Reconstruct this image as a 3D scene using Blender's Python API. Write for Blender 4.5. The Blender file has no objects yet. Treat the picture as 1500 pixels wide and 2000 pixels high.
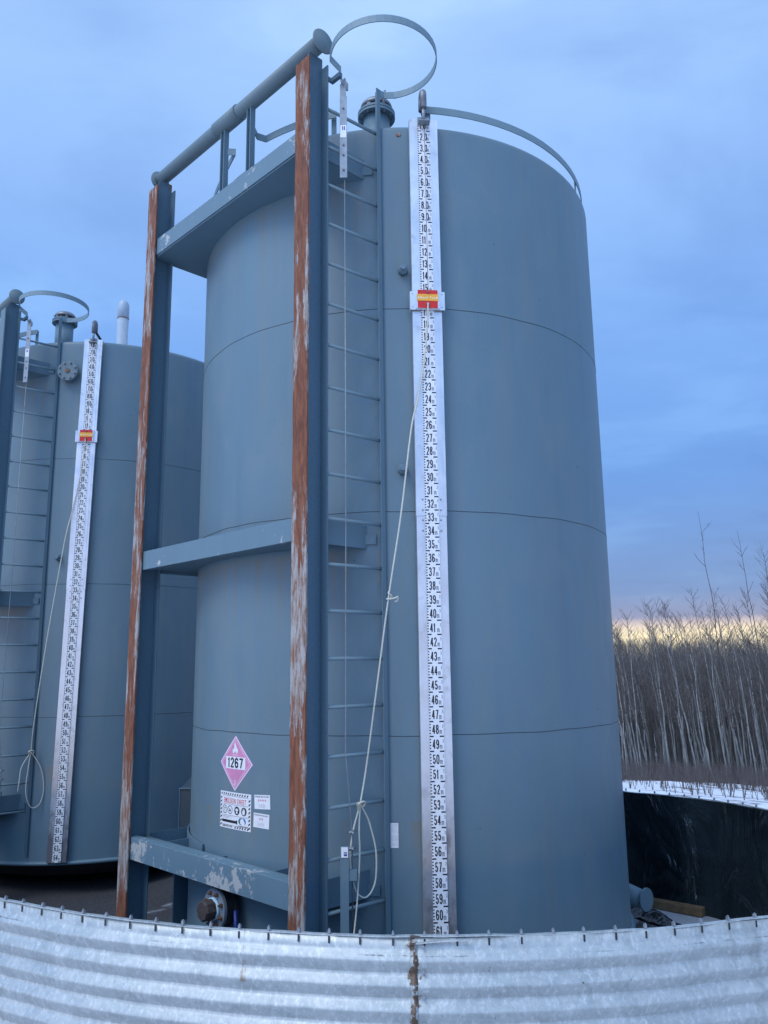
import bpy, math, random
from mathutils import Vector, Matrix
random.seed(7)
R_ = math.radians
sc = bpy.context.scene
COL = sc.collection

# ------------------------------------------------------------ camera
def cam_axes(yaw, pitch, roll):
    y, p, r = R_(yaw), R_(pitch), R_(roll)
    f = Vector((math.sin(y)*math.cos(p), math.cos(y)*math.cos(p), math.sin(p)))
    rt = f.cross(Vector((0, 0, 1))).normalized(); up = rt.cross(f)
    return f, rt*math.cos(r)+up*math.sin(r), -rt*math.sin(r)+up*math.cos(r)
f_, rt_, up_ = cam_axes(-1.2249, 10.8896, -0.7226)
cd = bpy.data.cameras.new('camera'); cam = bpy.data.objects.new('camera', cd); COL.objects.link(cam)
m = Matrix((rt_, up_, -f_)).transposed().to_4x4(); m.translation = Vector((0, -7.4498, 1.9667)); cam.matrix_world = m
cd.sensor_fit = 'HORIZONTAL'; cd.sensor_width = 36; cd.lens = 36*1589.42/1500
cd.clip_start = 0.05; cd.clip_end = 5000
sc.camera = cam

# ------------------------------------------------------------ world: blue dusk sky under stratus
SUN_AZ, SUN_EL = 228.0, 50.0          # direction TO the glow, math azimuth
w = bpy.data.worlds.new('World'); sc.world = w; w.use_nodes = True
nt = w.node_tree; nt.nodes.clear()
def N(t, **k):
    n = nt.nodes.new(t)
    for a, b in k.items(): setattr(n, a, b)
    return n
L = nt.links.new
out = N('ShaderNodeOutputWorld'); bg = N('ShaderNodeBackground'); L(bg.outputs[0], out.inputs[0])
tc = N('ShaderNodeTexCoord'); sx = N('ShaderNodeSeparateXYZ'); L(tc.outputs['Generated'], sx.inputs[0])
def wm(op, a, b=None, clamp=False):
    n = N('ShaderNodeMath', operation=op, use_clamp=clamp)
    for i, v in enumerate((a, b)):
        if v is None: continue
        if isinstance(v, (int, float)): n.inputs[i].default_value = v
        else: L(v, n.inputs[i])
    return n.outputs[0]
def ramp(tree, fac, stops, interp='LINEAR'):
    n = tree.nodes.new('ShaderNodeValToRGB'); n.color_ramp.interpolation = interp
    e = n.color_ramp.elements
    while len(e) < len(stops): e.new(0.5)
    for el, (p, c) in zip(e, stops):
        el.position = p; el.color = (*c, 1) if len(c) == 3 else c
    tree.links.new(fac, n.inputs[0]); return n.outputs[0]
def s2l(*c):
    return tuple((v/255/12.92 if v/255 <= .04045 else ((v/255+.055)/1.055)**2.4) for v in c)
el = wm('MAXIMUM', sx.outputs[2], 0.0)
base = ramp(nt, el, [(0.0, s2l(205, 196, 170)), (0.030, s2l(250, 240, 212)), (0.041, s2l(236, 222, 204)), (0.048, s2l(196, 184, 200)), (0.055, s2l(118, 134, 186)),
                     (0.085, s2l(86, 126, 194)), (0.22, s2l(86, 138, 216)), (0.38, s2l(118, 166, 236)), (0.60, s2l(154, 194, 250)), (1.0, s2l(164, 198, 250))])
# cloud layer, laid on a plane overhead
zz = wm('ADD', el, 0.22)
cx = wm('DIVIDE', sx.outputs[0], zz); cy = wm('DIVIDE', sx.outputs[1], zz)
cv = N('ShaderNodeCombineXYZ'); L(cx, cv.inputs[0]); L(cy, cv.inputs[1])
n1 = N('ShaderNodeTexNoise'); n1.inputs['Scale'].default_value = 1.5; n1.inputs['Detail'].default_value = 7; n1.inputs['Roughness'].default_value = .54
n1.inputs['Distortion'].default_value = .4
mp = N('ShaderNodeMapping'); mp.inputs['Location'].default_value = (3.1, 0.7, 0); mp.inputs['Scale'].default_value = (1, 1.5, 1)
L(cv.outputs[0], mp.inputs[0]); L(mp.outputs[0], n1.inputs['Vector'])
cl = ramp(nt, n1.outputs[0], [(0.30, (.80, .83, .89)), (0.50, (1.0, 1.0, 1.0)), (0.70, (1.30, 1.22, 1.10))], 'EASE')
mul = N('ShaderNodeMix', data_type='RGBA', blend_type='MULTIPLY'); mul.inputs[0].default_value = 1
L(base, mul.inputs[6]); L(cl, mul.inputs[7])
# the brighter part of the overcast lies behind the camera, to the left
dx, dy = math.cos(R_(SUN_AZ)), math.sin(R_(SUN_AZ))
dot = wm('ADD', wm('MULTIPLY', sx.outputs[0], dx), wm('MULTIPLY', sx.outputs[1], dy))
glow = ramp(nt, wm('ADD', wm('MULTIPLY', dot, .5), .5), [(0.0, (1, 1, 1)), (0.36, (1, 1, 1)), (0.68, (1.6, 1.58, 1.5)), (1.0, (2.7, 2.6, 2.35))])
mul2 = N('ShaderNodeMix', data_type='RGBA', blend_type='MULTIPLY'); mul2.inputs[0].default_value = 1
L(mul.outputs[2], mul2.inputs[6]); L(glow, mul2.inputs[7])
sky = N('ShaderNodeTexSky', sky_type='NISHITA'); sky.sun_disc = False; sky.sun_elevation = R_(4); sky.sun_rotation = R_(90-SUN_AZ)
sm = N('ShaderNodeMix', data_type='RGBA', blend_type='MIX'); sm.inputs[0].default_value = 0.04
L(mul2.outputs[2], sm.inputs[6]); L(sky.outputs[0], sm.inputs[7])
L(sm.outputs[2], bg.inputs[0]); bg.inputs[1].default_value = 1.0

sl = bpy.data.lights.new('sun', 'SUN'); so = bpy.data.objects.new('sun', sl); COL.objects.link(so)
sl.energy = 1.3; sl.angle = R_(26); sl.color = (1.0, .95, .90)
sd = Vector((math.cos(R_(SUN_AZ))*math.cos(R_(SUN_EL)), math.sin(R_(SUN_AZ))*math.cos(R_(SUN_EL)), math.sin(R_(SUN_EL))))
so.rotation_euler = sd.to_track_quat('Z', 'Y').to_euler(); so.location = sd*60

sc.view_settings.view_transform = 'Standard'; sc.view_settings.look = 'None'
sc.view_settings.exposure = 0.10; sc.view_settings.gamma = 1.0
sc.render.resolution_x = 768; sc.render.resolution_y = 1024
sc.render.engine = 'CYCLES'

# ------------------------------------------------------------ materials
class Mat:
    def __init__(s, name, rough=.5, metal=0., col=(.5, .5, .5), spec=.5):
        s.m = bpy.data.materials.new(name); s.m.use_nodes = True; s.t = s.m.node_tree
        s.b = s.t.nodes['Principled BSDF']
        s.b.inputs['Roughness'].default_value = rough; s.b.inputs['Metallic'].default_value = metal
        s.b.inputs['Base Color'].default_value = (*col, 1); s.b.inputs['Specular IOR Level'].default_value = spec
        s.tc = s.t.nodes.new('ShaderNodeTexCoord')
    def noise(s, scale, detail=4, sc=(1, 1, 1), rough=.55, dist=0., loc=(0, 0, 0)):
        mp = s.t.nodes.new('ShaderNodeMapping'); mp.inputs['Scale'].default_value = sc; mp.inputs['Location'].default_value = loc
        s.t.links.new(s.tc.outputs['Object'], mp.inputs[0])
        n = s.t.nodes.new('ShaderNodeTexNoise'); n.inputs['Scale'].default_value = scale; n.inputs['Detail'].default_value = detail
        n.inputs['Roughness'].default_value = rough; n.inputs['Distortion'].default_value = dist
        s.t.links.new(mp.outputs[0], n.inputs['Vector']); return n.outputs[0]
    def voro(s, scale, sc=(1, 1, 1)):
        mp = s.t.nodes.new('ShaderNodeMapping'); mp.inputs['Scale'].default_value = sc
        s.t.links.new(s.tc.outputs['Object'], mp.inputs[0])
        n = s.t.nodes.new('ShaderNodeTexVoronoi'); n.inputs['Scale'].default_value = scale
        s.t.links.new(mp.outputs[0], n.inputs['Vector']); return n.outputs['Color']
    def ramp(s, fac, stops, interp='LINEAR'): return ramp(s.t, fac, stops, interp)
    def math(s, op, a, b=None, clamp=False):
        n = s.t.nodes.new('ShaderNodeMath'); n.operation = op; n.use_clamp = clamp
        for i, v in enumerate((a, b)):
            if v is None: continue
            if isinstance(v, (int, float)): n.inputs[i].default_value = v
            else: s.t.links.new(v, n.inputs[i])
        return n.outputs[0]
    def mix(s, fac, a, b, blend='MIX'):
        n = s.t.nodes.new('ShaderNodeMix'); n.data_type = 'RGBA'; n.blend_type = blend
        for i, v in ((0, fac), (6, a), (7, b)):
            if isinstance(v, (int, float)): n.inputs[i].default_value = v
            elif isinstance(v, tuple): n.inputs[i].default_value = (*v, 1)
            else: s.t.links.new(v, n.inputs[i])
        return n.outputs[2]
    def color(s, o): s.t.links.new(o, s.b.inputs['Base Color']); return s
    def rough(s, o): s.t.links.new(o, s.b.inputs['Roughness']); return s
    def metal(s, o): s.t.links.new(o, s.b.inputs['Metallic']); return s
    def bump(s, h, strength=.3, dist=.01):
        n = s.t.nodes.new('ShaderNodeBump'); n.inputs['Strength'].default_value = strength; n.inputs['Distance'].default_value = dist
        s.t.links.new(h, n.inputs['Height']); s.t.links.new(n.outputs[0], s.b.inputs['Normal']); return s
    def sep(s):
        n = s.t.nodes.new('ShaderNodeSeparateXYZ'); s.t.links.new(s.tc.outputs['Object'], n.inputs[0]); return n.outputs

def G(v): return (v, v, v)
BLUE = (.112, .184, .228)
def paint(name, base=BLUE, chips=0., streak=.35, rust=0., rough=.5):
    a = Mat(name, rough, 0, base, .4)
    n1 = a.noise(1.1, 5, (1, 1, .6)); n2 = a.noise(9, 5, (1, 1, .10), .6); n3 = a.noise(60, 3)
    c = a.mix(a.math('MULTIPLY', a.ramp(n1, [(.3, G(0)), (.75, G(1))]), .45), base, tuple(v*1.22+.008 for v in base))
    c = a.mix(a.math('MULTIPLY', a.ramp(n2, [(.45, G(0)), (.72, G(1))]), streak), c, tuple(v*.80+.012 for v in base))
    c = a.mix(a.math('MULTIPLY', a.ramp(n3, [(.35, G(0)), (.8, G(1))]), .18), c, (.22, .25, .27))
    sp = a.noise(26, 2); c = a.mix(a.math('MULTIPLY', a.ramp(sp, [(.76, G(0)), (.80, G(1))]), .5), c, (.06, .045, .04))
    if chips != 0:
        m1 = a.noise(11.0, 9, (1, 1, 1.0), .72, .25); m2 = a.noise(1.4, 2); Y_ = a.sep()[1]
        for c0, wd, am in ((.36, .50, .10), (-.88, .16, .09)) if chips > 0 else ((-.72, .30, .05), (.85, .25, .04)):
            g_ = a.math('SUBTRACT', 1, a.math('DIVIDE', a.math('ABSOLUTE', a.math('SUBTRACT', Y_, c0)), wd), True)
            m1 = a.math('ADD', m1, a.math('MULTIPLY', g_, am))
        mk = a.ramp(a.math('ADD', m1, a.math('MULTIPLY', m2, .40)), [(.845-chips, G(0)), (.855-chips, G(1))])
        cc = a.mix(a.ramp(a.noise(14, 4, (1, 1, .35)), [(.60, G(0)), (.70, G(1))]), (.42, .42, .40), (.24, .16, .10))
        c = a.mix(mk, c, cc)
    if rust > 0:
        r = a.noise(4.5, 6, (1, 1, .25), .65)
        c = a.mix(a.ramp(r, [(.78-rust, G(0)), (.84-rust, G(1))]), c, (.17, .075, .04))
    if 'beam' in name:
        X_ = a.sep()[0]; e = a.math('MULTIPLY', a.math('SUBTRACT', X_, 2.043), 9.)
        c = a.mix(a.ramp(a.math('ADD', a.noise(11, 6, (1, 1, .5), .7), a.math('MINIMUM', a.math('MAXIMUM', e, -1.0), .2)), [(.50, G(0)), (.54, G(1))]), c, (.15, .055, .028))
        q = a.noise(6, 6, (1, 1, .6), .7, 0, (8, 2, 2)); Z_ = a.sep()[2]
        c = a.mix(a.ramp(a.math('ADD', q, a.math('MINIMUM', a.math('MULTIPLY', a.math('SUBTRACT', Z_, 6.2), .9), .14)), [(.70, G(0)), (.73, G(1))]), c, (.18, .075, .035))
    a.color(c); a.rough(a.ramp(n1, [(.2, G(rough-.06)), (.8, G(rough+.12))]))
    a.bump(a.math('ADD', a.math('MULTIPLY', a.noise(1.3, 2, (1, 1, .8)), 2.2), a.math('MULTIPLY', n3, .05)), .35, .012)
    return a.m
def tankpaint():
    # seams of plate, streaks below the saddles, faint scour marks: everything fixed to the shell
    a = Mat('tank_shell_paint', .46, 0, BLUE, .45); b = BLUE
    n1 = a.noise(.75, 5, (1, 1, .7)); n2 = a.noise(7, 6, (1, 1, .055), .62); n3 = a.noise(70, 3); n4 = a.noise(2.6, 6, (1, 1, .5), .6, .8)
    c = a.mix(a.ramp(n1, [(.3, G(0)), (.72, G(.55))]), b, tuple(v*1.2+.01 for v in b))
    c = a.mix(a.ramp(n2, [(.44, G(0)), (.72, G(.42))]), c, (.165, .20, .20))
    c = a.mix(a.ramp(a.noise(5, 7, (1, 1, .09), .66, 0, (4, 1, 7)), [(.52, G(0)), (.70, G(.18))]), c, (.065, .115, .15))
    c = a.mix(a.ramp(n4, [(.50, G(0)), (.68, G(.32))]), c, (.185, .235, .25))
    c = a.mix(a.ramp(n3, [(.4, G(0)), (.8, G(.12))]), c, (.07, .11, .14))
    S = a.sep(); z = S[2]
    # rusty run-off under the cross members (z 5.6 and 2.8), on the side that faces them
    xs = a.ramp(S[0], [(.5, G(0)), (1.0, G(1))]) if False else a.math('GREATER_THAN', S[0], 1.15)
    for zt, ln in ((5.58, .9), (2.77, .7), (.98, .25)):
        d = a.math('SUBTRACT', zt, z)
        fall = a.math('MULTIPLY', a.math('GREATER_THAN', d, 0), a.math('SUBTRACT', 1, a.math('DIVIDE', d, ln), True))
        st = a.ramp(a.noise(13, 4, (1, 1, .03), .7, 0, (zt, 0, 0)), [(.50, G(0)), (.66, G(1))])
        c = a.mix(a.math('MULTIPLY', a.math('MULTIPLY', a.math('MULTIPLY', fall, st), xs), .62), c, (.20, .165, .11))
    sp = a.noise(19, 2, (1, 1, 1), .5, 0, (5, 3, 1)); c = a.mix(a.math('MULTIPLY', a.ramp(sp, [(.765, G(0)), (.79, G(1))]), .6), c, (.05, .045, .045))
    a.color(c); a.rough(a.ramp(n4, [(.3, G(.42)), (.75, G(.60))]))
    wob = a.noise(1.0, 2, (1, 1, 1.2)); a.bump(a.math('ADD', a.math('MULTIPLY', wob, 2.4), a.math('MULTIPLY', n3, .035)), .4, .012)
    return a.m
def rusty():
    a = Mat('rusted_worn_steel', .8)
    n1 = a.noise(5, 10, (2.6, 2.6, .30), .80, .25); n2 = a.noise(2.1, 4, (1, 1, .5), .6, 0, (2, 1, 4)); n3 = a.noise(34, 5, (1, 1, .22), .7)
    red = a.mix(a.ramp(n3, [(.35, G(0)), (.65, G(1))]), (.115, .036, .018), (.25, .090, .042))
    pale = a.mix(a.ramp(n3, [(.42, G(0)), (.62, G(1))]), (.36, .34, .32), (.20, .105, .065))
    z = a.sep()[2]
    lo = a.math('MULTIPLY', a.math('SUBTRACT', .55, z), .22)      # bare rust at the foot, which wears most
    k = a.math('SUBTRACT', a.math('ADD', n1, a.math('MULTIPLY', n2, .55)), a.math('MAXIMUM', lo, 0))
    c = a.mix(a.ramp(k, [(.79, G(0)), (.82, G(1))]), red, pale)
    a.color(c); a.bump(n3, .5, .006); return a.m
def galv(name, dark=1.):
    a = Mat(name, .42, .30, (.5, .52, .54))
    v = a.voro(55); n1 = a.noise(7, 6, (1, 1, 1), .6, .5); n2 = a.noise(42, 7, (1, 1, .45), .78); n3 = a.noise(2.0, 3)
    c = a.mix(a.ramp(n1, [(.35, G(0)), (.7, G(1))]), (.31*dark, .36*dark, .365*dark), (.46*dark, .51*dark, .51*dark))
    c = a.mix(.22, c, a.ramp(v, [(0, G(.25*dark)), (1, G(.55*dark))]))
    c = a.mix(a.ramp(n2, [(.50, G(0)), (.66, G(.75))]), c, (.62*dark, .64*dark, .65*dark))
    c = a.mix(a.ramp(a.noise(44, 3, (1, 1, .5), .6, 0, (4, 4, 4)), [(.68, G(0)), (.78, G(.6))]), c, (.14, .14, .14))
    # rust stains of the panel joint and of one leak left of it
    S = a.sep()
    def near(v, x0, wd): return a.math('SUBTRACT', 1, a.math('DIVIDE', a.math('ABSOLUTE', a.math('SUBTRACT', v, x0)), wd), True)
    nr = a.noise(16, 5, (1.2, 1.2, .7), .65, .2, (1, 9, 2))
    front = a.math('LESS_THAN', S[1], -2.8)
    r1 = a.math('MULTIPLY', a.ramp(a.math('ADD', a.math('MULTIPLY', near(S[0], .026, .055), .30), nr), [(.70, G(0)), (.74, G(1))]), front)
    c = a.mix(r1, c, (.13, .085, .055))
    r2 = a.math('MULTIPLY', a.ramp(a.math('MULTIPLY', near(S[0], -.80, .11), a.noise(14, 5, (1.4, 1.4, .25), .7, 0, (7, 2, 2))), [(.47, G(0)), (.56, G(.75))]), a.math('MULTIPLY', front, a.math('GREATER_THAN', S[2], .50)))
    c = a.mix(r2, c, (.22, .155, .085))
    z1 = near(S[2], .645, .012); sc_ = a.ramp(a.math('MULTIPLY', z1, a.noise(38, 4, (1, 1, 1.), .6, 0, (2, 2, 8))), [(.40, G(0)), (.50, G(.75))])
    c = a.mix(a.math('MULTIPLY', sc_, a.ramp(n3, [(.45, G(0)), (.6, G(1))])), c, (.07, .075, .08))
    c = a.mix(a.ramp(a.noise(1.0, 3, (9, 9, .6), .6, 0, (1, 5, 2)), [(.62, G(0)), (.75, G(.35))]), c, (.20, .20, .19))
    a.color(c); a.rough(a.ramp(n1, [(.3, G(.34)), (.75, G(.55))])); a.bump(a.math('ADD', n1, a.math('MULTIPLY', n2, .4)), .25, .006)
    return a.m
def simple(name, col, rough=.5, metal=0., var=.15, bump=.15, scale=20):
    a = Mat(name, rough, metal, col)
    n = a.noise(scale, 5); a.color(a.mix(a.ramp(n, [(.3, G(0)), (.75, G(1))]), tuple(v*(1-var) for v in col), tuple(min(1, v*(1+var)) for v in col)))
    if bump: a.bump(n, bump, .004)
    return a.m
def alu(name, blotch=.5, dirt_or_reflection=0.):
    a = Mat(name, .36, .75, (.7, .7, .72))
    n = a.noise(5, 6, (1, 1, .8), .6, .6); n2 = a.noise(50, 3, (1, 1, .06)); n3 = a.noise(9, 3, (1, 1, 1), .5, .3, (3, 3, 3))
    c = a.mix(a.ramp(n, [(.3, G(0)), (.72, G(1))]), (.62, .61, .63), (.80, .79, .80))
    c = a.mix(a.ramp(n3, [(.60, G(0)), (.72, G(blotch))]), c, (.47, .43, .44))
    c = a.mix(a.ramp(n2, [(.5, G(0)), (.8, G(.25))]), c, (.5, .5, .52))
    if dirt_or_reflection:
        z = a.sep()[2]; mk = a.ramp(a.math('ADD', a.noise(4, 5, (1, 1, .5), .65), a.math('MULTIPLY', a.math('SUBTRACT', 1.15, z), .28)), [(.62, G(0)), (.74, G(dirt_or_reflection))])
        c = a.mix(mk, c, (.27, .25, .27))  # darker foot: reflection of dark ground painted into the colour, along with smears
    a.color(c); a.rough(a.ramp(n, [(.3, G(.30)), (.8, G(.48))])); a.bump(a.noise(1.6, 2), .2, .01)
    return a.m

M = dict(
    shell=tankpaint(), steel=paint('blue_grey_paint', BLUE, 0, .3), beam=paint('blue_grey_beam_paint', (.070, .135, .185), 0, .3, 0.0),
    chip_lo=paint('chipped_paint_heavy', (.115, .19, .235), .045, .3), chip_mid=paint('chipped_paint_light', (.115, .19, .235), -.005, .3),
    pipe=paint('dusty_pipe_paint', (.13, .185, .205), 0, .3, .0), hoop=paint('hoop_paint', (.17, .25, .285), 0, .3, .09),
    railrust=paint('rail_paint', (.16, .24, .275), 0, .3, .05),
    rust=rusty(), seam=simple('weld_line', (.030, .040, .048), .7), galv=galv('galvanised_sheet'), cap=galv('galvanised_cap', 1.1),
    alu=alu('aluminium_upper', .55), alu2=alu('aluminium_lower', .55, .85), white=simple('scale_sticker_white', (.78, .79, .81), .5, 0, .04, 0),
    ink=simple('black_print', (.012, .014, .02), .5, 0, 0, 0), greyink=simple('grey_print', (.16, .17, .2), .5, 0, 0, 0),
    red=simple('red_reflector', (.62, .018, .012), .35, 0, .15, .1), amber=simple('amber_reflector', (.85, .40, .04), .4, 0, .12, .1),
    lightink=simple('pale_print', (.86, .80, .55), .5, 0, 0, 0), pink=simple('faded_pink_placard', (.62, .24, .40), .5, 0, .14, .1, 9),
    pinkw=simple('placard_border', (.80, .58, .72), .5, 0, .05, 0), redink=simple('red_print', (.62, .05, .10), .5, 0, .1, 0),
    blueink=simple('blue_print', (.02, .12, .42), .5, 0, 0, 0), greenink=simple('green_print', (.02, .16, .17), .5, 0, 0, 0),
    navy=simple('navy_print', (.02, .03, .22), .5, 0, 0, 0), zinc=simple('zinc_bracket', (.27, .30, .33), .45, .5, .2, .2), bolt=simple('weathered_bolt', (.22, .23, .25), .5, .5, .3, .3),
    rbolt=simple('rusty_bolt', (.20, .11, .07), .7, .2, .4, .4, 60), flange=simple('pale_flange', (.25, .29, .33), .5, .3, .2, .2, 12),
    dark=simple('dark_gasket', (.02, .022, .025), .6, 0, .3, .2), valveblue=simple('blue_valve_body', (.008, .035, .22), .4, 0, .2, .2),
    brown=simple('rusty_plug', (.075, .055, .05), .8, .2, .4, .5, 45), ptfe=simple('white_tape', (.55, .78, .85), .5, 0, .05, 0),
    cable=simple('steel_cable', (.26, .29, .31), .45, .6, .2, .2), rope=simple('pale_poly_rope', (.62, .60, .50), .7, 0, .2, .6, 180),
    ropeb=simple('rope_end_tape', (.05, .05, .05), .6), wood=simple('weathered_timber', (.16, .105, .055), .8, 0, .4, .5, 14),
    ventpipe=simple('pale_vent_pipe', (.34, .42, .50), .45, 0, .08, .1, 8), vcap=simple('vent_dome', (.22, .24, .26), .45, .4, .25, .2, 14),
    boxm=paint('dark_box_paint', (.035, .055, .07), 0.0, .3, .05),
)
def liner_mat():
    a = Mat('black_poly_liner', .22, 0, (.006, .010, .013), .6)
    n = a.noise(1.2, 4, (1, 1, .6), .5, .8); c = a.mix(a.ramp(n, [(.45, G(0)), (.8, G(1))]), (.004, .008, .011), (.034, .050, .056))  # paler patches put sheen of the folds into the colour
    mud = a.ramp(a.noise(4, 5, (1, 1, 1), .6, 0, (3, 3, 1)), [(.68, G(0)), (.76, G(.8))]); c = a.mix(mud, c, (.10, .055, .03))
    a.color(c); a.bump(a.noise(2.4, 4, (1, 1, .5), .55, 1.6), .9, .08); return a.m
M['liner'] = liner_mat()
def pad_mat():
    a = Mat('wet_gravel_and_ice', .7, 0)
    g = a.noise(38, 6, (1, 1, 1), .7); n = a.noise(1.1, 6, (1, 1, 1), .62, .4); S = a.sep()
    dirt_or_reflection = a.mix(a.ramp(g, [(.35, G(0)), (.7, G(1))]), (.018, .018, .021), (.075, .072, .076))
    ice = a.mix(a.ramp(g, [(.3, G(0)), (.8, G(1))]), (.30, .32, .36), (.50, .53, .58))
    k = a.math('ADD', n, a.math('MULTIPLY', a.math('ADD', S[0], 1.2), .045))      # the ice lies towards the right-hand end
    mk = a.ramp(k, [(.53, G(0)), (.62, G(1))])
    a.color(a.mix(mk, dirt_or_reflection, ice)); a.rough(a.ramp(mk, [(0, G(.8)), (1, G(.45))])); a.bump(g, .5, .02); return a.m
def snow_mat():
    a = Mat('snow_with_brush', .75, 0, (.8, .82, .86)); n = a.noise(1.6, 6, (1, 1, 1), .65); g = a.noise(14, 4)
    S = a.sep()
    dirt_or_reflection = a.math('MULTIPLY', a.ramp(n, [(.50, G(0)), (.60, G(1))]), .75)
    a.color(a.mix(dirt_or_reflection, (.78, .80, .85), (.17, .13, .11))); a.bump(a.math('ADD', n, a.math('MULTIPLY', g, .3)), .8, .15); return a.m
def bark_mat(name, c1, c2, c3):
    a = Mat(name, .8); n = a.noise(3, 6, (6, 6, 1.0), .7); k = a.noise(9, 3, (.6, .6, 3.5), .6, 0, (3, 3, 3))
    c = a.mix(a.ramp(n, [(.38, G(0)), (.62, G(1))]), c1, c2); c = a.mix(a.ramp(k, [(.60, G(0)), (.66, G(1))]), c, c3)
    a.color(c); a.bump(n, .3, .01); return a.m
M['aspen'] = bark_mat('aspen_bark', (.15, .15, .145), (.31, .315, .30), (.06, .055, .05))
M['twig'] = bark_mat('twig_bark', (.085, .07, .065), (.15, .125, .11), (.06, .045, .04))
M['darkbark'] = bark_mat('dark_bark', (.05, .04, .038), (.09, .075, .065), (.03, .025, .02))
M['far'] = bark_mat('thicket_bark', (.09, .083, .083), (.175, .17, .168), (.05, .045, .042))
M['brush'] = bark_mat('brush_stems', (.075, .062, .060), (.135, .112, .105), (.04, .033, .03))

# ------------------------------------------------------------ mesh helpers
class MB:
    def __init__(s): s.v = []; s.f = []; s.sm = []
    def add(s, vs, fs, smooth=False):
        o = len(s.v); s.v += [tuple(v) for v in vs]; s.f += [tuple(i+o for i in f) for f in fs]; s.sm += [smooth]*len(fs); return s
    def box(s, a, b, X=Vector((1, 0, 0)), Y=Vector((0, 1, 0)), O=Vector((0, 0, 0))):
        Z = Vector((0, 0, 1)); vs = [O+X*x+Y*y+Z*z for z in (a[2], b[2]) for y in (a[1], b[1]) for x in (a[0], b[0])]
        return s.add(vs, [(0, 2, 3, 1), (4, 5, 7, 6), (0, 1, 5, 4), (2, 6, 7, 3), (0, 4, 6, 2), (1, 3, 7, 5)])
    def tube(s, pts, r, seg=8, cap=True, closed=False):
        pts = [Vector(p) for p in pts]; n = len(pts); rs = r if isinstance(r, (list, tuple)) else [r]*n
        vs = []; prev = None
        for i, p in enumerate(pts):
            if closed: d = pts[(i+1) % n]-pts[i-1]
            else: d = pts[min(i+1, n-1)]-pts[max(i-1, 0)]
            d.normalize()
            if prev is None: a = d.orthogonal().normalized()
            else: a = (prev-d*prev.dot(d)); a = a.normalized() if a.length > 1e-6 else d.orthogonal().normalized()
            prev = a; b = d.cross(a)
            vs += [p+(a*math.cos(2*math.pi*k/seg)+b*math.sin(2*math.pi*k/seg))*rs[i] for k in range(seg)]
        fs = []
        for i in range(n if closed else n-1):
            j = (i+1) % n
            fs += [(i*seg+k, i*seg+(k+1) % seg, j*seg+(k+1) % seg, j*seg+k) for k in range(seg)]
        if not closed:
            o = len(s.v); s.add(vs, fs, True)
            if cap:
                s.f += [tuple(o+k for k in range(seg))[::-1], tuple(o+(n-1)*seg+k for k in range(seg))]; s.sm += [False, False]
            return s
        return s.add(vs, fs, True)
    def lathe(s, prof, O, D, seg=32, smooth=True):
        """prof: (radius, height along D) from O"""
        D = Vector(D).normalized(); A = D.orthogonal().normalized(); B = D.cross(A); O = Vector(O); vs = []
        for r, h in prof: vs += [O+D*h+(A*math.cos(2*math.pi*k/seg)+B*math.sin(2*math.pi*k/seg))*max(r, 1e-4) for k in range(seg)]
        fs = [(i*seg+k, i*seg+(k+1) % seg, (i+1)*seg+(k+1) % seg, (i+1)*seg+k) for i in range(len(prof)-1) for k in range(seg)]
        fs += [tuple(range(seg))[::-1], tuple((len(prof)-1)*seg+k for k in range(seg))]
        return s.add(vs, fs, False) if not smooth else s.add(vs, fs, True)
    def ribbon(s, pts, z0, z1, th):
        """flat bar on edge along a plan path"""
        P = [Vector((p[0], p[1], 0)) for p in pts]; zo = [(p[2] if len(p) > 2 else 0) for p in pts]; n = len(P); vs = []
        for i in range(n):
            d = (P[min(i+1, n-1)]-P[max(i-1, 0)]).normalized(); nn = Vector((-d.y, d.x, 0))*th/2
            for q, z in ((P[i]-nn, z0), (P[i]+nn, z0), (P[i]+nn, z1), (P[i]-nn, z1)): vs.append((q.x, q.y, z+zo[i]))
        fs = [(i*4+k, i*4+(k+1) % 4, (i+1)*4+(k+1) % 4, (i+1)*4+k) for i in range(n-1) for k in range(4)]+[(3, 2, 1, 0), tuple((n-1)*4+k for k in range(4))]
        return s.add(vs, fs)
    def prism(s, poly, z0, z1):
        n = len(poly); vs = [(*p, z0) for p in poly]+[(*p, z1) for p in poly]
        return s.add(vs, [tuple(range(n))[::-1], tuple(range(n, 2*n))]+[(i, (i+1) % n, n+(i+1) % n, n+i) for i in range(n)])
    def build(s, name, mat, parent=None):
        me = bpy.data.meshes.new(name); me.from_pydata(s.v, [], s.f); me.materials.append(mat)
        me.polygons.foreach_set('use_smooth', s.sm)
        me.update(); o = bpy.data.objects.new(name, me); COL.objects.link(o)
        if parent: o.parent = parent
        return o
def bevel(o, wd=.003, seg=2):
    md = o.modifiers.new('bevel', 'BEVEL'); md.width = wd; md.segments = seg; md.limit_method = 'ANGLE'; md.angle_limit = R_(40); return o
def tag(o, label=None, cat=None, group=None, kind=None):
    if label: o['label'] = label
    if cat: o['category'] = cat
    if group: o['group'] = group
    if kind: o['kind'] = kind
    return o
def empty(name, loc=(0, 0, 0), rz=0):
    o = bpy.data.objects.new(name, None); COL.objects.link(o); o.location = loc; o.rotation_euler = (0, 0, rz); o.empty_display_size = .2; return o
def pol(r, az, z=0.): return Vector((r*math.cos(R_(az)), r*math.sin(R_(az)), z))

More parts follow.
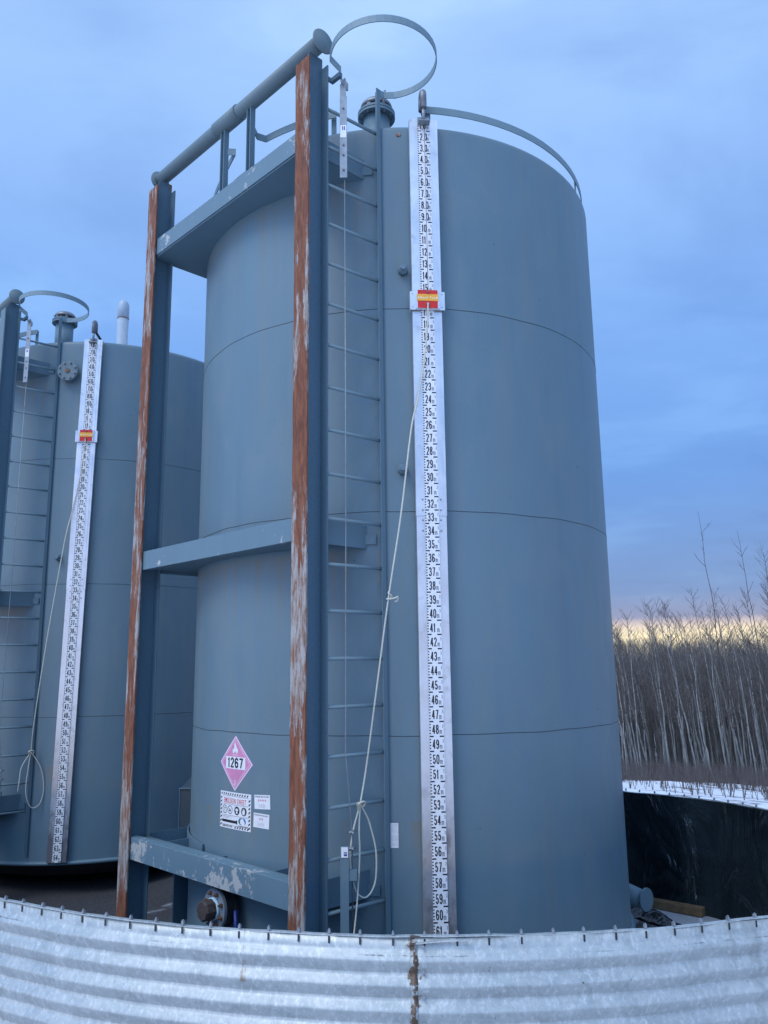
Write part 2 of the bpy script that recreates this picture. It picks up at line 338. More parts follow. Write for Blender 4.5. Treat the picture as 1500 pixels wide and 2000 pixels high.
# glyph outlines from Blender's built-in font, flattened to 2D triangles
_gl = {}
def glyph(ch, bold):
    k = (ch, bold)
    if k in _gl: return _gl[k]
    cu = bpy.data.curves.new('g', 'FONT'); cu.body = ch; cu.size = 1; cu.resolution_u = 3; cu.offset = bold; cu.fill_mode = 'FRONT'
    ob = bpy.data.objects.new('g', cu); COL.objects.link(ob); bpy.context.view_layer.update()
    me = ob.evaluated_get(bpy.context.evaluated_depsgraph_get()).to_mesh()
    v = [(q.co.x, q.co.y) for q in me.vertices]; f = [tuple(p.vertices) for p in me.polygons]
    bpy.data.objects.remove(ob); bpy.data.curves.remove(cu)
    x0 = min([q[0] for q in v] or [0]); x1 = max([q[0] for q in v] or [0])
    _gl[k] = ([(q[0]-x0, q[1]) for q in v], f, (x1-x0) if v else .25); return _gl[k]
def text(mb, fn, s, x, y, h, width=None, bold=0., xs=1., gap=.10, align='L'):
    """writes s with cap height h from x,y; fn maps (u,v) to 3D"""
    H = .73; k = h/H; ws = [(glyph(c, bold)[2] if c != ' ' else .28) for c in s]; tot = sum(ws)+gap*(len(s)-1)
    if width: xs = width/(tot*k)
    if align == 'C': x -= tot*k*xs/2
    if align == 'R': x -= tot*k*xs
    for c, wd in zip(s, ws):
        if c != ' ':
            v, f, _ = glyph(c, bold); mb.add([fn(x+q[0]*k*xs, y+q[1]*k) for q in v], f)
        x += (wd+gap)*k*xs

# condensed sign-painter digits as strokes: unit box 1 wide, 2.1 high is squeezed to the asked size
def _arc(cx, cy, rx, ry, a0, a1, n=7): return [(cx+rx*math.cos(R_(a0+(a1-a0)*i/n)), cy+ry*math.sin(R_(a0+(a1-a0)*i/n))) for i in range(n+1)]
STR = {'0': [_arc(.5, .72, .5, .28, 0, 180)+_arc(.5, .28, .5, .28, 180, 360)+[(1, .72)]],
 '1': [[(.0, .80), (.62, .95)], [(.62, 1), (.62, 0)]],
 '2': [_arc(.5, .74, .5, .26, 165, -20)+[(.55, .38), (.02, .02), (1, .02)]],
 '3': [_arc(.46, .76, .48, .24, 165, -80), _arc(.46, .27, .52, .27, 80, -165), [(.36, .525), (.54, .53)]],
 '4': [[(.74, 0), (.74, 1)], [(.66, .98), (.0, .27), (1.08, .27)]],
 '5': [[(.94, .98), (.14, .98), (.08, .50)]+_arc(.48, .31, .50, .29, 130, -160)],
 '6': [_arc(.5, .74, .5, .26, 20, 180)+[(0, .30)], _arc(.5, .29, .5, .28, 0, 360, 12)],
 '7': [[(.0, .98), (1, .98), (.70, .55), (.42, 0)]],
 '8': [_arc(.5, .76, .44, .23, 0, 360, 12), _arc(.5, .27, .5, .26, 0, 360, 12)],
 '9': [_arc(.5, .71, .5, .28, 0, 360, 12), [(1, .71)]+_arc(.5, .26, .5, .26, 0, -160)],
 'm': [[(0, 0), (0, 1)], [(0, .72)]+_arc(.24, .74, .24, .24, 150, 0)+[(.48, 0)], [(.48, .72)]+_arc(.74, .74, .26, .24, 150, 0)+[(1, 0)]]}
def digits(mb, fn, s, x, y, h, dw, th, gap):
    for c in s:
        if c == '.':
            mb.add([fn(x, y), fn(x+th, y), fn(x+th, y+th), fn(x, y+th)], [(0, 1, 2, 3)]); x += th+gap; continue
        w_ = dw*(.62 if c == '1' else 1); W, H_ = w_-th, h-th
        for st in STR[c]:
            P = [Vector((x+th/2+px*W, y+th/2+py*H_)) for px, py in st]; n = len(P); vs = []
            for i, p in enumerate(P):
                d0 = (p-P[i-1]).normalized() if i else (P[1]-p).normalized(); d1 = (P[i+1]-p).normalized() if i < n-1 else d0
                t = (d0+d1); t = t.normalized() if t.length > .2 else d0
                nn = Vector((-t.y, t.x)); k = min(1.5, 1/max(.55, abs(nn.dot(Vector((-d0.y, d0.x))))))
                e = -t*th/2 if i == 0 and (P[0]-P[-1]).length > 1e-5 else (t*th/2 if i == n-1 and (P[0]-P[-1]).length > 1e-5 else Vector((0, 0)))
                for sg in (-1, 1): q = p+nn*sg*k*th/2+e*.5; vs.append(fn(q.x, q.y))
            mb.add(vs, [(2*i, 2*i+2, 2*i+3, 2*i+1) for i in range(n-1)])
        x += w_+gap

# ------------------------------------------------------------ a storage tank, in its own frame: +x looks out through the skid frame
TR = 1.83; ZG = -.30
def circ_n(t, r=TR): return math.sqrt(max(r*r-t*t, 0))

def gauge(root, az, lean, zt, zb, slider_z, kmax, zg0):
    """volume board. u runs to the right seen from outside, z up"""
    c = pol(1, az); rad = Vector((c.x, c.y, 0)); tan = Vector((-rad.y, rad.x, 0))      # seen from outside, +tan is right
    def P(u, z, d=0.): return rad*(1.888+d)+tan*(u+lean*(z-3)/6)+Vector((0, 0, z))
    def plate(mb, u0, u1, z0, z1, d0, d1):
        vs = [P(u, z, d) for d in (d0, d1) for z in (z0, z1) for u in (u0, u1)]
        mb.add(vs, [(0, 1, 3, 2)[::-1], (4, 5, 7, 6), (0, 1, 5, 4), (2, 6, 7, 3), (0, 4, 6, 2), (1, 3, 7, 5)])
    zj = zg0-.0952*32.42
    b = MB(); plate(b, -.105, .105, zb, zj+.03, -.004, 0); plate(b, -.105, -.101, zb, zj+.03, -.045, -.004); plate(b, .101, .105, zb, zj+.03, -.045, -.004)
    g = b.build('gauge_board', M['alu2'], root)
    b = MB(); plate(b, -.108, .108, zj, zt, .001, .005); plate(b, -.108, -.104, zj, zt, -.045, .001); plate(b, .104, .108, zj, zt, -.045, .001)
    plate(b, .082, .0845, zj, zt, .005, .0075)
    b.build('upper_plate', M['alu'], g)
    b = MB(); zc = zg0-.0952*kmax
    plate(b, -.046, .049, zb+.002, zt-.03, .0065, .0085); b.build('scale_strip', M['white'], g)
    b = MB(); gi = MB(); D = .0095
    def bar(mb, u0, u1, z, th): mb.add([P(u0, z-th/2, D), P(u1, z-th/2, D), P(u1, z+th/2, D), P(u0, z+th/2, D)], [(0, 1, 2, 3)])
    k = 1
    while True:
        zk = zg0-.0952*k
        if k > 64 or zk+.0952 < zb: break
        if zk > zb+.006:
            bar(b, -.046, -.019, zk, .0088); bar(b, .020, .049, zk, .0088)
        for j in range(1, 5):
            zz_ = zk+.0952*j/5
            if zz_ < zt-.035 and zz_ > zb+.004: bar(b, -.046, -.0375, zz_, .0078)
        y0 = zk+.014
        s = ('%d.0' % k) if k < 10 else str(k)
        def cl(u, z): return P(u, max(z, zb+.003), D)
        digits(b, cl, s, -.029, y0, .062, .0205, .0072, .0035)
        digits(gi, cl, 'm', .020 if k >= 10 else .024, y0, .027, .0165, .0034, 0); digits(gi, cl, '3', .038, y0+.040, .022, .0075, .0022, 0)
        k += 1
    nf = len(b.f); b.add(gi.v, gi.f); so_ = b.build('scale_numerals', M['ink'], g); so_.data.materials.append(M['greyink'])
    for i_, p_ in enumerate(so_.data.polygons): p_.material_index = int(i_ >= nf)
    for z in (zj+.115, zj+.04, zj-.03, zj-.105):
        for u in (-.062, .065):
            r = MB(); r.lathe([(.0062, 0), (.0062, .003), (.003, .006)], P(u, z, .004 if z > zj else 0), rad, 10); r.build('rivet', M['bolt'], g)
    for z in (5.4, 4.0, 2.2, 1.0):
        r = MB(); r.box((1.825-0, -.03, z), (1.846, .03, z+.05), rad, tan); r.build('standoff', M['zinc'], g)
    # target that slides down the board
    sl_ = MB(); z = slider_z
    plate(sl_, -.128, .128, z-.072, z+.070, .022, .026); plate(sl_, -.128, -.123, z-.072, z+.070, -.02, .022); plate(sl_, .123, .128, z-.072, z+.070, -.02, .022)
    s0 = sl_.build('gauge_slider', M['alu'], root)
    q = MB(); plate(q, -.088, .088, z-.066, z+.074, .026, .040); q.build('slider_housing', M['alu'], s0)
    q = MB(); plate(q, -.073, .073, z-.064, z+.075, .0402, .043); q.build('red_plate', M['red'], s0)
    q = MB(); plate(q, -.078, .078, z-.010, z+.042, .0432, .0455); q.build('amber_band', M['amber'], s0)
    q = MB(); fn = lambda u, v: P(u, v, .0462); text(q, fn, 'Read Top', 0, z+.006, .019, width=.112, bold=.01, align='C')
    for sg in (-1, 1): q.add([fn(sg*.076, z+.014), fn(sg*.063, z+.024), fn(sg*.063, z+.004)], [(0, 1, 2)])
    q.build('slider_lettering', M['lightink'], s0)
    for zz_, rr in ((z-.037, .013), (z+.058, .007)):
        q = MB(); q.lathe([(rr, 0), (rr, .006), (rr*.6, .016)], P(0, zz_, .043), rad, 12); q.build('bolt', M['bolt'], s0)
    for u in (-.107, .107):
        for zz_ in (z-.05, z+.05):
            q = MB(); q.lathe([(.003, 0), (.003, .003)], P(u, zz_, .026), rad, 8); q.build('screw', M['dark'], s0)
    # cable from the guide pipe down to the target
    q = MB(); q.tube([P(.004, zt+.02, .03), P(.004, z+.07, .045)], .0028, 6); q.build('gauge_cable', M['cable'], g)
    # guide pipe over the shoulder
    q = MB(); q.tube([P(0, zt-.02, .03), P(0, zt+.09, .03)], .013, 10)
    gp = q.build('cable_guide', M['zinc'], root)
    q = MB(); pts = [P(0, zt+.08, .03), P(0, zt+.19, .03)]+[P(0, zt+.19+.045*math.sin(R_(a)), .03-.045*(1-math.cos(R_(a)))) for a in range(20, 181, 20)]+[P(0, zt+.12, -.06)]
    q.tube(pts, .026, 12); q.build('guide_elbow', M['bolt'], gp)
    q = MB(); q.tube([P(0, zt+.13, -.06), P(-.065 if lean <= 0 else .085, zt+.01, -.22)], .016, 8); q.build('guide_stay', M['dark'], gp)
    q = MB(); plate(q, -.045, .045, zt-.055, zt+.012, .0092, .014); plate(q, -.045, .045, zt-.057, zt-.049, .014, .075); q.build('guide_bracket', M['zinc'], gp)
    for u in (-.03, .03):
        q = MB(); q.lathe([(.008, 0), (.008, .006)], P(u, zt-.008, .014), rad, 6, False); q.build('bolt', M['bolt'], gp)
    return P

def cross_member(root, z0, z1, mat, kind):
    b = MB(); nO = 2.042
    b.box((nO-.008, -1.094, z0), (nO, 1.094, z1))                     # web facing out
    b.box((nO-.075, -1.094, z1-.009), (nO-.008, 1.094, z1-.001)); b.box((nO-.075, -1.094, z0+.001), (nO-.008, 1.094, z0+.009))
    o = bevel(b.build('cross_member', mat, root), .0025)
    # saddle between the member and the shell
    ts = [-1.09+2.18*i/40 for i in range(41)]
    poly = [(circ_n(t)-.004, t) for t in ts]+[(2.032, 1.09), (2.032, -1.09)]
    zz_ = z0-.012 if kind == 'top' else z0+.012
    s = MB(); s.prism(poly, zz_, zz_+.010)
    for sg in (-1, 1):
        t = sg*1.098; a, b2 = (t-.004, t+.004)
        s.box((circ_n(1.1)-.002, a, z0-.01), (1.874, b2, z1-.004))
    s.build('saddle_plate', M['steel'], o)
    for t in (-.75, .0, .62):
        g = MB(); g.box((circ_n(t)-.01, t-.005, z0+.02), (1.965, t+.005, z1-.02)); g.build('gusset', M['steel'], o)
    if kind == 'bottom':
        s = MB(); s.tube([(1.90, -1.09, z1-.055), (1.90, 1.09, z1-.055)], .042, 14); s.build('inner_tube', M['steel'], o)
        s = MB(); s.ribbon([pol(1.846, a) for a in range(-70, -10, 3)]+[pol(1.846, -11)], z0, z1+.005, .012); s.build('saddle_band', M['steel'], o)
        for sg in (-1,):
            s = MB(); s.box((1.47, sg*1.098-.006, ZG), (1.61, sg*1.098+.006, z0)); s.build('support_leg', M['beam'], o)
    # shell-to-ladder brace
    s = MB(); zb = z0+(.02 if kind != 'bottom' else .0)
    s.ribbon([pol(1.838, a) for a in (33, 35, 37, 38.5)]+[Vector((1.43, 1.165, 0))], zb, zb+.07, .008); s.build('ladder_brace', M['steel'], o)
    return o

def bolts(mb_parent, C0, D, rad, n, r=.012, h=.014, mat='bolt', name='bolt', start=0.):
    D = Vector(D).normalized(); A = D.orthogonal().normalized(); B = D.cross(A)
    for i in range(n):
        a = 2*math.pi*(i+start)/n; q = MB(); q.lathe([(r, 0), (r, h), (r*.55, h), (r*.55, h*1.7)], Vector(C0)+(A*math.cos(a)+B*math.sin(a))*rad, D, 6, False)
        q.build(name, M[mat], mb_parent)

def make_tank(loc, rz, label, P):
    root = tag(empty('storage_tank', loc, R_(rz)), label, 'storage tank')
    # shell with rounded shoulder
    prof = [(TR, -.05)]+[(TR, z/20) for z in range(10, 121, 10)]+[(TR, 6.05)]+[(TR-.05*(1-math.cos(R_(a))), 6.05+.05*math.sin(R_(a))) for a in range(15, 91, 15)]
    b = MB(); seg = 160; vs = []; fs = []
    for r, z in prof: vs += [pol(r, 360*k/seg, z) for k in range(seg)]
    for i in range(len(prof)-1): fs += [(i*seg+k, i*seg+(k+1) % seg, (i+1)*seg+(k+1) % seg, (i+1)*seg+k) for k in range(seg)]
    b.add(vs, fs, True); shell = b.build('shell', M['shell'], root)
    for z in (1.524, 3.052, 4.578):
        q = MB(); q.tube([pol(TR-.0004, 360*k/160, z+.004*math.sin(k*.7)*math.sin(k*.23)) for k in range(160)], .0026, 5, closed=True); q.build('weld_seam', M['seam'], shell)
    for az, z0, z1 in ((150, 1.53, 3.04),):
        q = MB(); q.tube([pol(TR-.0012, az, z0), pol(TR-.0012, az, z1)], .0022, 5); q.build('weld_seam', M['seam'], shell)
    b = MB(); b.lathe([(1.79, 6.098), (.6, 6.20), (.0, 6.24)], (0, 0, 0), (0, 0, 1), 96); b.build('roof', M['steel'], root)
    b = MB(); b.lathe([(1.80, -.072), (1.855, -.072), (1.86, -.045), (1.831, -.03), (1.80, -.03)], (0, 0, 0), (0, 0, 1), 128); b.build('bottom_rim', M['steel'], root)
    b = MB(); b.lathe([(1.50, ZG-loc[2]-.01), (1.50, -.07)], (0, 0, 0), (0, 0, 1), 64); b.build('base_skirt', M['dark'], root)
    # skid beams
    for sg in (1, -1):
        t = 1.1*sg; zt = 6.45
        b = MB(); n0, n1 = 1.879, 2.052
        b.add([(n, t+d, z) for d in (-.005, .005) for n, z in ((n0, ZG), (n1, ZG), (n1, 6.33), (2.0, 6.45), (n0, 6.45))],
              [(4, 3, 2, 1, 0), (5, 6, 7, 8, 9)]+[(i, (i+1) % 5, 5+(i+1) % 5, 5+i) for i in range(5)])
        b.box((n0, t-.0767, ZG), (n0+.011, t+.0767, 6.36))
        if sg == 1: b.box((n0-.055, t+.07, 6.235), (n0-.025, t+.168, 6.270)); b.box((n0-.055, t+.06, 6.235), (n0+.005, t+.076, 6.270))
        o = bevel(b.build('skid_beam', M['beam'], root), .002)
        b = MB(); zs = [ZG+i*(6.345-ZG)/60 for i in range(61)]; vs = []
        for i, z in enumerate(zs):
            j = .0015*math.sin(i*1.7)+.001*math.sin(i*.61)
            for n, tt in ((n1+.001, t-.0767+j), (n1+.013, t-.0767+j), (n1+.013+j*.6, t+.0767+j), (n1+.001, t+.0767+j)): vs.append((n, tt, z))
        fs = [(i*4+k, i*4+(k+1) % 4, (i+1)*4+(k+1) % 4, (i+1)*4+k) for i in range(60) for k in range(4)]+[(3, 2, 1, 0), (240, 241, 242, 243)]
        b.add(vs, fs); wf = b.build('worn_face', M['rust'] if (P['first'] or sg < 0) else M['pipe'], o)
        if P['first']: tag(wf, 'rusty worn front face with streaks of pale primer')
    # lifting pipe across the top
    b = MB(); b.tube([(1.95, -1.19, 6.515), (1.95, 1.19, 6.515)], .060, 24); tp = b.build('lifting_pipe', M['pipe'], root)
    b = MB(); b.tube([(1.95, -.21, 6.515), (1.95, .12, 6.515)], .069, 24); b.build('sleeve', M['pipe'], tp)
    for sg in (1, -1):
        b = MB(); b.lathe([(.092, 0), (.094, .004), (.092, .012)], (1.95, 1.19*sg, 6.508), (0, sg, 0), 32); b.build('end_cap', M['pipe'], tp)
    for t in (-.098, .284):
        b = MB(); b.box((1.925, t-.028, 5.80), (1.933, t+.028, 6.47)); b.box((1.933, t+.020, 5.80), (1.972, t+.028, 6.47)); b.box((1.933, t-.028, 5.80), (1.972, t-.020, 6.47))
        b.build('pipe_post', M['steel'], root)
    cross_member(root, 5.655, 5.810, M['chip_mid'], 'top'); cross_member(root, 2.800, 2.955, M['chip_mid'], 'mid'); cross_member(root, .525, .690, M['chip_lo'] if P['first'] else M['chip_mid'], 'bottom')
    # ladder: rungs run from the skid beam to one stile
    b = MB(); b.box((1.395, 1.175, .03), (1.403, 1.222, 6.39)); b.box((1.403, 1.214, .03), (1.432, 1.222, 6.39)); lad = b.build('ladder', M['steel'], root)
    for i in range(19):
        z = .507+i*.3055
        q = MB(); q.tube([(1.885, 1.16, z), (1.40, 1.20, z)], .0125, 10); q.build('rung', M['hoop'], lad)  # paler hoop paint stands in for light on the rung tops
    hp = [(1.835, 1.262, -.115), (1.84, 1.270, -.10), (1.925, 1.245, -.035)]
    C0 = (1.60, 1.475); 
    for a in range(-33, 216, 8):
        hp.append((C0[0]+.395*math.cos(R_(a)), C0[1]+.385*math.sin(R_(a)), .0))
    hp += [(1.262, 1.27, -.0), (1.33, 1.20, 0), (1.40, 1.19, 0)]
    hp = [hp[0], hp[1]]+hp[2:]
    q = MB(); q.ribbon(hp, 6.36, 6.415, .007); q.build('hoop', M['hoop'], lad)
    # fall-arrest cable up the ladder
    b = MB(); b.tube([(1.785, 1.245, 6.17), (1.785, 1.245, 3.0), (1.80, 1.25, 1.45), (1.745, 1.25, .95), (1.745, 1.25, -.2)], .0042, 6); ca = b.build('safety_cable', M['cable'], root)
    b = MB(); b.box((1.765, 1.225, 5.44), (1.773, 1.275, 6.12), O=Vector((.0, 0, 0))); b.ribbon([(1.769, 1.228, 0), (1.769, 1.272, 0)], 6.12, 6.14, .008)
    b.box((1.765, 1.232, 6.14), (1.775, 1.268, 6.21)); b.tube([(1.77, 1.25, 6.20), (1.80, 1.25, 6.235), (1.80, 1.25, 6.19)], .010, 6)
    X = Vector((-.70, .71, 0)).normalized()
    b2 = MB(); Y = Vector((-X.y, X.x, 0)); O = Vector((1.80, 1.25, 0))
    b2.box((-.026, -.004, 5.44), (.026, .004, 6.10), X, Y, O); b2.box((-.024, -.004, 6.10), (.020, .004, 6.20), X, Y, O)
    b2.tube([O+Vector((0, .0, 6.19)), O+X*.012+Vector((0, 0, 6.235)), O+X*.03+Vector((0, 0, 6.20)), O+X*.028+Vector((0, 0, 6.15))], .009, 6)
    b2.build('cable_bracket', M['zinc'], ca)
    for z in (5.50, 5.62, 5.70, 6.0):
        q = MB(); q.lathe([(.008, 0), (.008, .007)], O-Y*.004+Vector((0, 0, z)), -Y, 8); q.build('bolt', M['bolt'], ca)
    q = MB(); q.box((-.022, -.0062, 5.76), (.022, -.0045, 5.86), X, Y, O); q.build('cable_tag', M['white'], ca)
    q = MB()
    for u in (-.008, .005): q.box((u, -.0075, 5.82), (u+.007, -.0065, 5.85), X, Y, O)
    q.build('tag_print', M['navy'], ca)
    q = MB()
    for z in (6.2, 6.215): q.tube([O+Vector((-.03, -.01, z)), O+Vector((.03, .01, z+.01))], .009, 6)
    q.tube([O+Vector((0, -.02, 6.20)), O+Vector((0, .02, 6.24))], .009, 6); q.build('cable_clamp', M['zinc'], ca)
    O2 = Vector((1.80, 1.24, 0)); q = MB(); q.box((-.026, -.02, -.2), (.026, -.014, .90), X, Y, O2); q.box((-.026, -.014, -.2), (-.020, .02, .80), X, Y, O2)
    q.box((-.02, -.014, .70), (.075, .02, .76), X, Y, O2); q.build('lower_bracket', M['steel'], ca)
    q = MB(); q.box((-.020, -.0235, .835), (.022, -.0205, .895), X, Y, O2); q.build('cable_tag', M['white'], ca)
    q = MB(); q.box((-.004, -.0250, .845), (.016, -.0240, .855), X, Y, O2); q.box((-.004, -.0250, .860), (.016, -.0240, .866), X, Y, O2); q.build('tag_print', M['navy'], ca)
    for z in (.97, .875):
        q = MB(); q.tube([(1.775, 1.25, z), (1.72, 1.25, z+.008)], .009, 6); q.tube([(1.755, 1.23, z), (1.755, 1.275, z)], .006, 6); q.build('cable_clamp', M['zinc'], ca)
    # guard rail pieces
    def rail(pts, posts):
        q = MB(); q.ribbon(pts, 6.225, 6.285, .008); o = q.build('guard_rail', M['railrust'], root)
        for a in posts:
            c = pol(1.79, a); rd = c.normalized(); tn = Vector((-rd.y, rd.x, 0)); q = MB(); q.box((-.012, -.02, 6.05), (-.004, .02, 6.284), rd, tn, c); q.build('rail_post', M['steel'], o)
    if P['first']:
        rail([pol(1.80, a) for a in range(52, 344, 4)]+[(1.80, -.30), (1.885, -.03), (1.935, -.075)], (53, 110, 165, 220, 275, 335))
    rail([(1.93, .31), (1.87, .265)]+[pol(1.82, a) for a in range(9, 31, 3)], (29,))
    # vent on the roof
    vn, vt = P['vent']; b = MB(); b.lathe([(.112, 6.08), (.112, 6.55)], (vn, vt, 0), (0, 0, 1), 32); v = b.build('roof_vent', M['steel'], root)
    b = MB(); b.lathe([(.112, 6.545), (.158, 6.545), (.158, 6.565), (.150, 6.566), (.150, 6.572), (.158, 6.573), (.158, 6.592), (.10, 6.592)], (vn, vt, 0), (0, 0, 1), 36, False); b.build('vent_flange', M['steel'], v)
    bolts(v, (vn, vt, 6.592), (0, 0, 1), .137, 12, .010, .012); bolts(v, (vn, vt, 6.545), (0, 0, -1), .137, 12, .010, .010)
    b = MB(); b.lathe([(.125, 6.592), (.125, 6.60), (.118, 6.61), (.118, 6.635)], (vn, vt, 0), (0, 0, 1), 32, False); b.build('vent_screen', M['dark'], v)
    b = MB(); b.lathe([(.132, 6.636), (.136, 6.642), (.130, 6.665), (.108, 6.69), (.070, 6.707), (.02, 6.714), (0, 6.715)], (vn, vt, 0), (0, 0, 1), 36); b.build('vent_dome', M['vcap'], v)
    for i in range(6):
        a = i*60+15; c = Vector((vn, vt, 0))+pol(.121, a); q = MB(); q.box((-.006, -.014, 6.592), (.006, .014, 6.640), pol(1, a), pol(1, a+90), c); q.build('vent_lug', M['vcap'], v)
    q = MB(); c = Vector((vn, vt, 0))+pol(.15, P['latch']); q.tube([c+Vector((0, 0, 6.59)), c+Vector((0, 0, 6.66)), c+pol(.03, P['latch'], 6.70)], .010, 6); q.build('vent_latch', M['zinc'], v)
    # threaded plugs on the shell
    for az, z in P['plugs']:
        c = pol(TR-.003, az, z); d = pol(1, az)
        b = MB(); b.lathe([(.036, 0), (.036, .052), (.033, .055)], c, d, 20); o = b.build('threaded_plug', M['steel'], root)
        b = MB(); b.lathe([(.030, .055), (.030, .064)], c, d, 16); b.lathe([(.021, .064), (.021, .085)], c, d, 6, False); b.build('plug_head', M['steel'], o)
    # volume board
    GP = gauge(root, P['gaz'], P['lean'], P['zt'], P['zb'], P['slider'], 64, P['zg0'])
    return root, GP

TANK1 = (0., 0., 0.); RZ1 = 225.395
t1, GP1 = make_tank(TANK1, RZ1, 'large blue-grey upright tank in the middle with pink 1267 placard and rusty skid beams',
    dict(first=True, gaz=51.05, lean=.012, zt=6.10, zb=-.02, slider=4.60, zg0=6.0925, vent=(1.03, .80), latch=70, plugs=((45.97, 4.868), (45.17, 3.346))))
TANK2 = (-4.099, 3.875, -.056); RZ2 = 225.44
t2, GP2 = make_tank(TANK2, RZ2, 'smaller-looking blue-grey tank at the left edge, farther back, with round bolted blind flange',
    dict(first=False, gaz=52.78, lean=.075, zt=6.09, zb=-.035, slider=4.835, zg0=6.069, vent=(1.155, .703), latch=-60, plugs=((45.52, 3.358),)))

# ---- extras of the first tank (its own frame)
# curved stickers: u to the right seen from outside, in metres along the shell
def shellmap(az, d=.0016): return lambda u, v: pol(TR+d, az+math.degrees(u/TR), v)
def patch(az, u0, u1, v0, v1, mat, name, parent, d=.0010, tilt=0.):
    b = MB(); n = max(2, int((u1-u0)/.03)+1); ct, st = math.cos(tilt), math.sin(tilt); uc, vc = (u0+u1)/2, (v0+v1)/2; vs = []
    for dd in (d-.0008, d):
        f = shellmap(az, dd)
        for i in range(n+1):
            for v in (v0, v1):
                u = u0+(u1-u0)*i/n; a, c = u-uc, v-vc; vs.append(f(uc+a*ct-c*st, vc+a*st+c*ct))
    N2 = 2*(n+1); fs = []
    for i in range(n):
        fs += [(N2+2*i, N2+2*i+2, N2+2*i+3, N2+2*i+1), (2*i, 2*i+1, 2*i+3, 2*i+2), (2*i, 2*i+2, N2+2*i+2, N2+2*i), (2*i+1, N2+2*i+1, N2+2*i+3, 2*i+3)]
    b.add(vs, fs); return b.build(name, mat, parent)
def polyon(mb, f, pts, grid=6):
    mb.add([f(*p) for p in pts], [tuple(range(len(pts)))])
def quadstrip(mb, f, a, b_, c, d, n=8):
    vs = []
    for i in range(n+1):
        k = i/n; vs += [f(a[0]+(b_[0]-a[0])*k, a[1]+(b_[1]-a[1])*k), f(d[0]+(c[0]-d[0])*k, d[1]+(c[1]-d[1])*k)]
    mb.add(vs, [(2*i, 2*i+2, 2*i+3, 2*i+1) for i in range(n)])
# diamond placard
AZP = 2.5; h = .193; zc = 1.308
def diamond(mb, f, h, hole=0.):
    if not hole:
        for s1 in (-1, 1):
            n = 8
            for s2 in (-1, 1):
                vs = []
                for i in range(n+1):
                    u = h*i/n; vs += [f(s1*u, zc), f(s1*u, zc+s2*(h-u))]
                mb.add(vs, [(2*i, 2*i+2, 2*i+3, 2*i+1) if s1*s2 > 0 else (2*i, 2*i+1, 2*i+3, 2*i+2) for i in range(n)])
    else:
        P4 = [(h, 0), (0, h), (-h, 0), (0, -h)]; Q4 = [(hole, 0), (0, hole), (-hole, 0), (0, -hole)]
        for i in range(4):
            a, b_ = P4[i], P4[(i+1) % 4]; c, d = Q4[(i+1) % 4], Q4[i]
            quadstrip(mb, f, (a[0], zc+a[1]), (b_[0], zc+b_[1]), (c[0], zc+c[1]), (d[0], zc+d[1]))
b = MB(); diamond(b, shellmap(AZP, .0012), h); pl = b.build('hazard_placard', M['pinkw'], t1)
b = MB(); diamond(b, shellmap(AZP, .0020), h-.016); b.build('pink_field', M['pink'], pl)
b = MB(); diamond(b, shellmap(AZP, .0026), h-.028, h-.034); b.build('inner_border', M['pinkw'], pl)
b = MB(); quadstrip(b, shellmap(AZP, .0028), (-.115, zc-.040), (.115, zc-.040), (.115, zc+.045), (-.115, zc+.045)); b.build('number_panel', M['white'], pl)
b = MB(); digits(b, shellmap(AZP, .0036), '1267', -.090, zc-.034, .074, .043, .0135, .008); b.build('placard_number', M['ink'], pl)
f = shellmap(AZP, .0032); b = MB()
fl = [(-.030, .075), (-.034, .093), (-.026, .108), (-.020, .098), (-.012, .118), (-.016, .135), (.000, .152), (.004, .132), (.014, .122), (.016, .104), (.024, .112), (.032, .095), (.026, .078), (.012, .070), (.004, .090), (-.004, .078), (-.010, .088), (-.014, .071)]
b.add([f(u, zc+v-.004) for u, v in fl], [tuple(range(len(fl)))[::-1]]); quadstrip(b, f, (-.03, zc+.056), (.03, zc+.056), (.03, zc+.060), (-.03, zc+.060), 2)
b.build('flame_symbol', M['white'], pl)
b = MB(); text(b, f, '3', 0, zc-.148, .034, bold=.01, align='C'); b.build('class_number', M['white'], pl)
# product sign
AZS = 2.5; u0, u1, v0, v1 = -.181, .181, .856, 1.106
sg = patch(AZS, u0, u1, v0, v1, M['white'], 'warning_sign', t1)
f = shellmap(AZS, .0019); b = MB()
def stripes_h(vv, ua, ub):
    n = int((ub-ua)/.026)
    for i in range(n):
        a = ua+i*(ub-ua)/n; b.add([f(a, vv), f(a+.012, vv), f(a+.021, vv+.014), f(a+.009, vv+.014)], [(0, 1, 2, 3)])
def stripes_v(uu, va, vb):
    n = int((vb-va)/.026)
    for i in range(n):
        a = va+i*(vb-va)/n; b.add([f(uu, a), f(uu+.017, a+.010), f(uu+.017, a+.022), f(uu, a+.012)], [(0, 1, 2, 3)])
stripes_h(v1-.022, u0+.012, u1-.02); stripes_h(v0+.006, u0+.185, u1-.012); stripes_v(u0+.006, v0+.010, v1-.03); stripes_v(u1-.024, v0+.010, v1-.03)
for vv in (v1-.028, v1-.086, v0+.088, v0+.022):
    quadstrip(b, f, (u0+.03, vv), (u1-.03, vv), (u1-.03, vv+.0018), (u0+.03, vv+.0018))
def ring(cu, cv, ro, ri, n=28):
    vs = []
    for i in range(n): a = 2*math.pi*i/n; vs += [f(cu+ro*math.cos(a), cv+ro*math.sin(a)), f(cu+ri*math.cos(a), cv+ri*math.sin(a))]
    b.add(vs, [(2*i, 2*((i+1) % n), 2*((i+1) % n)+1, 2*i+1) for i in range(n)])
cvv = v0+.128
for i, cu in enumerate((-.118, -.052, .030, .108)):
    ring(cu, cvv, .029, .0245 if i < 2 else .001)
text(b, f, 'T', -.118, cvv-.014, .028, bold=.01, align='C')
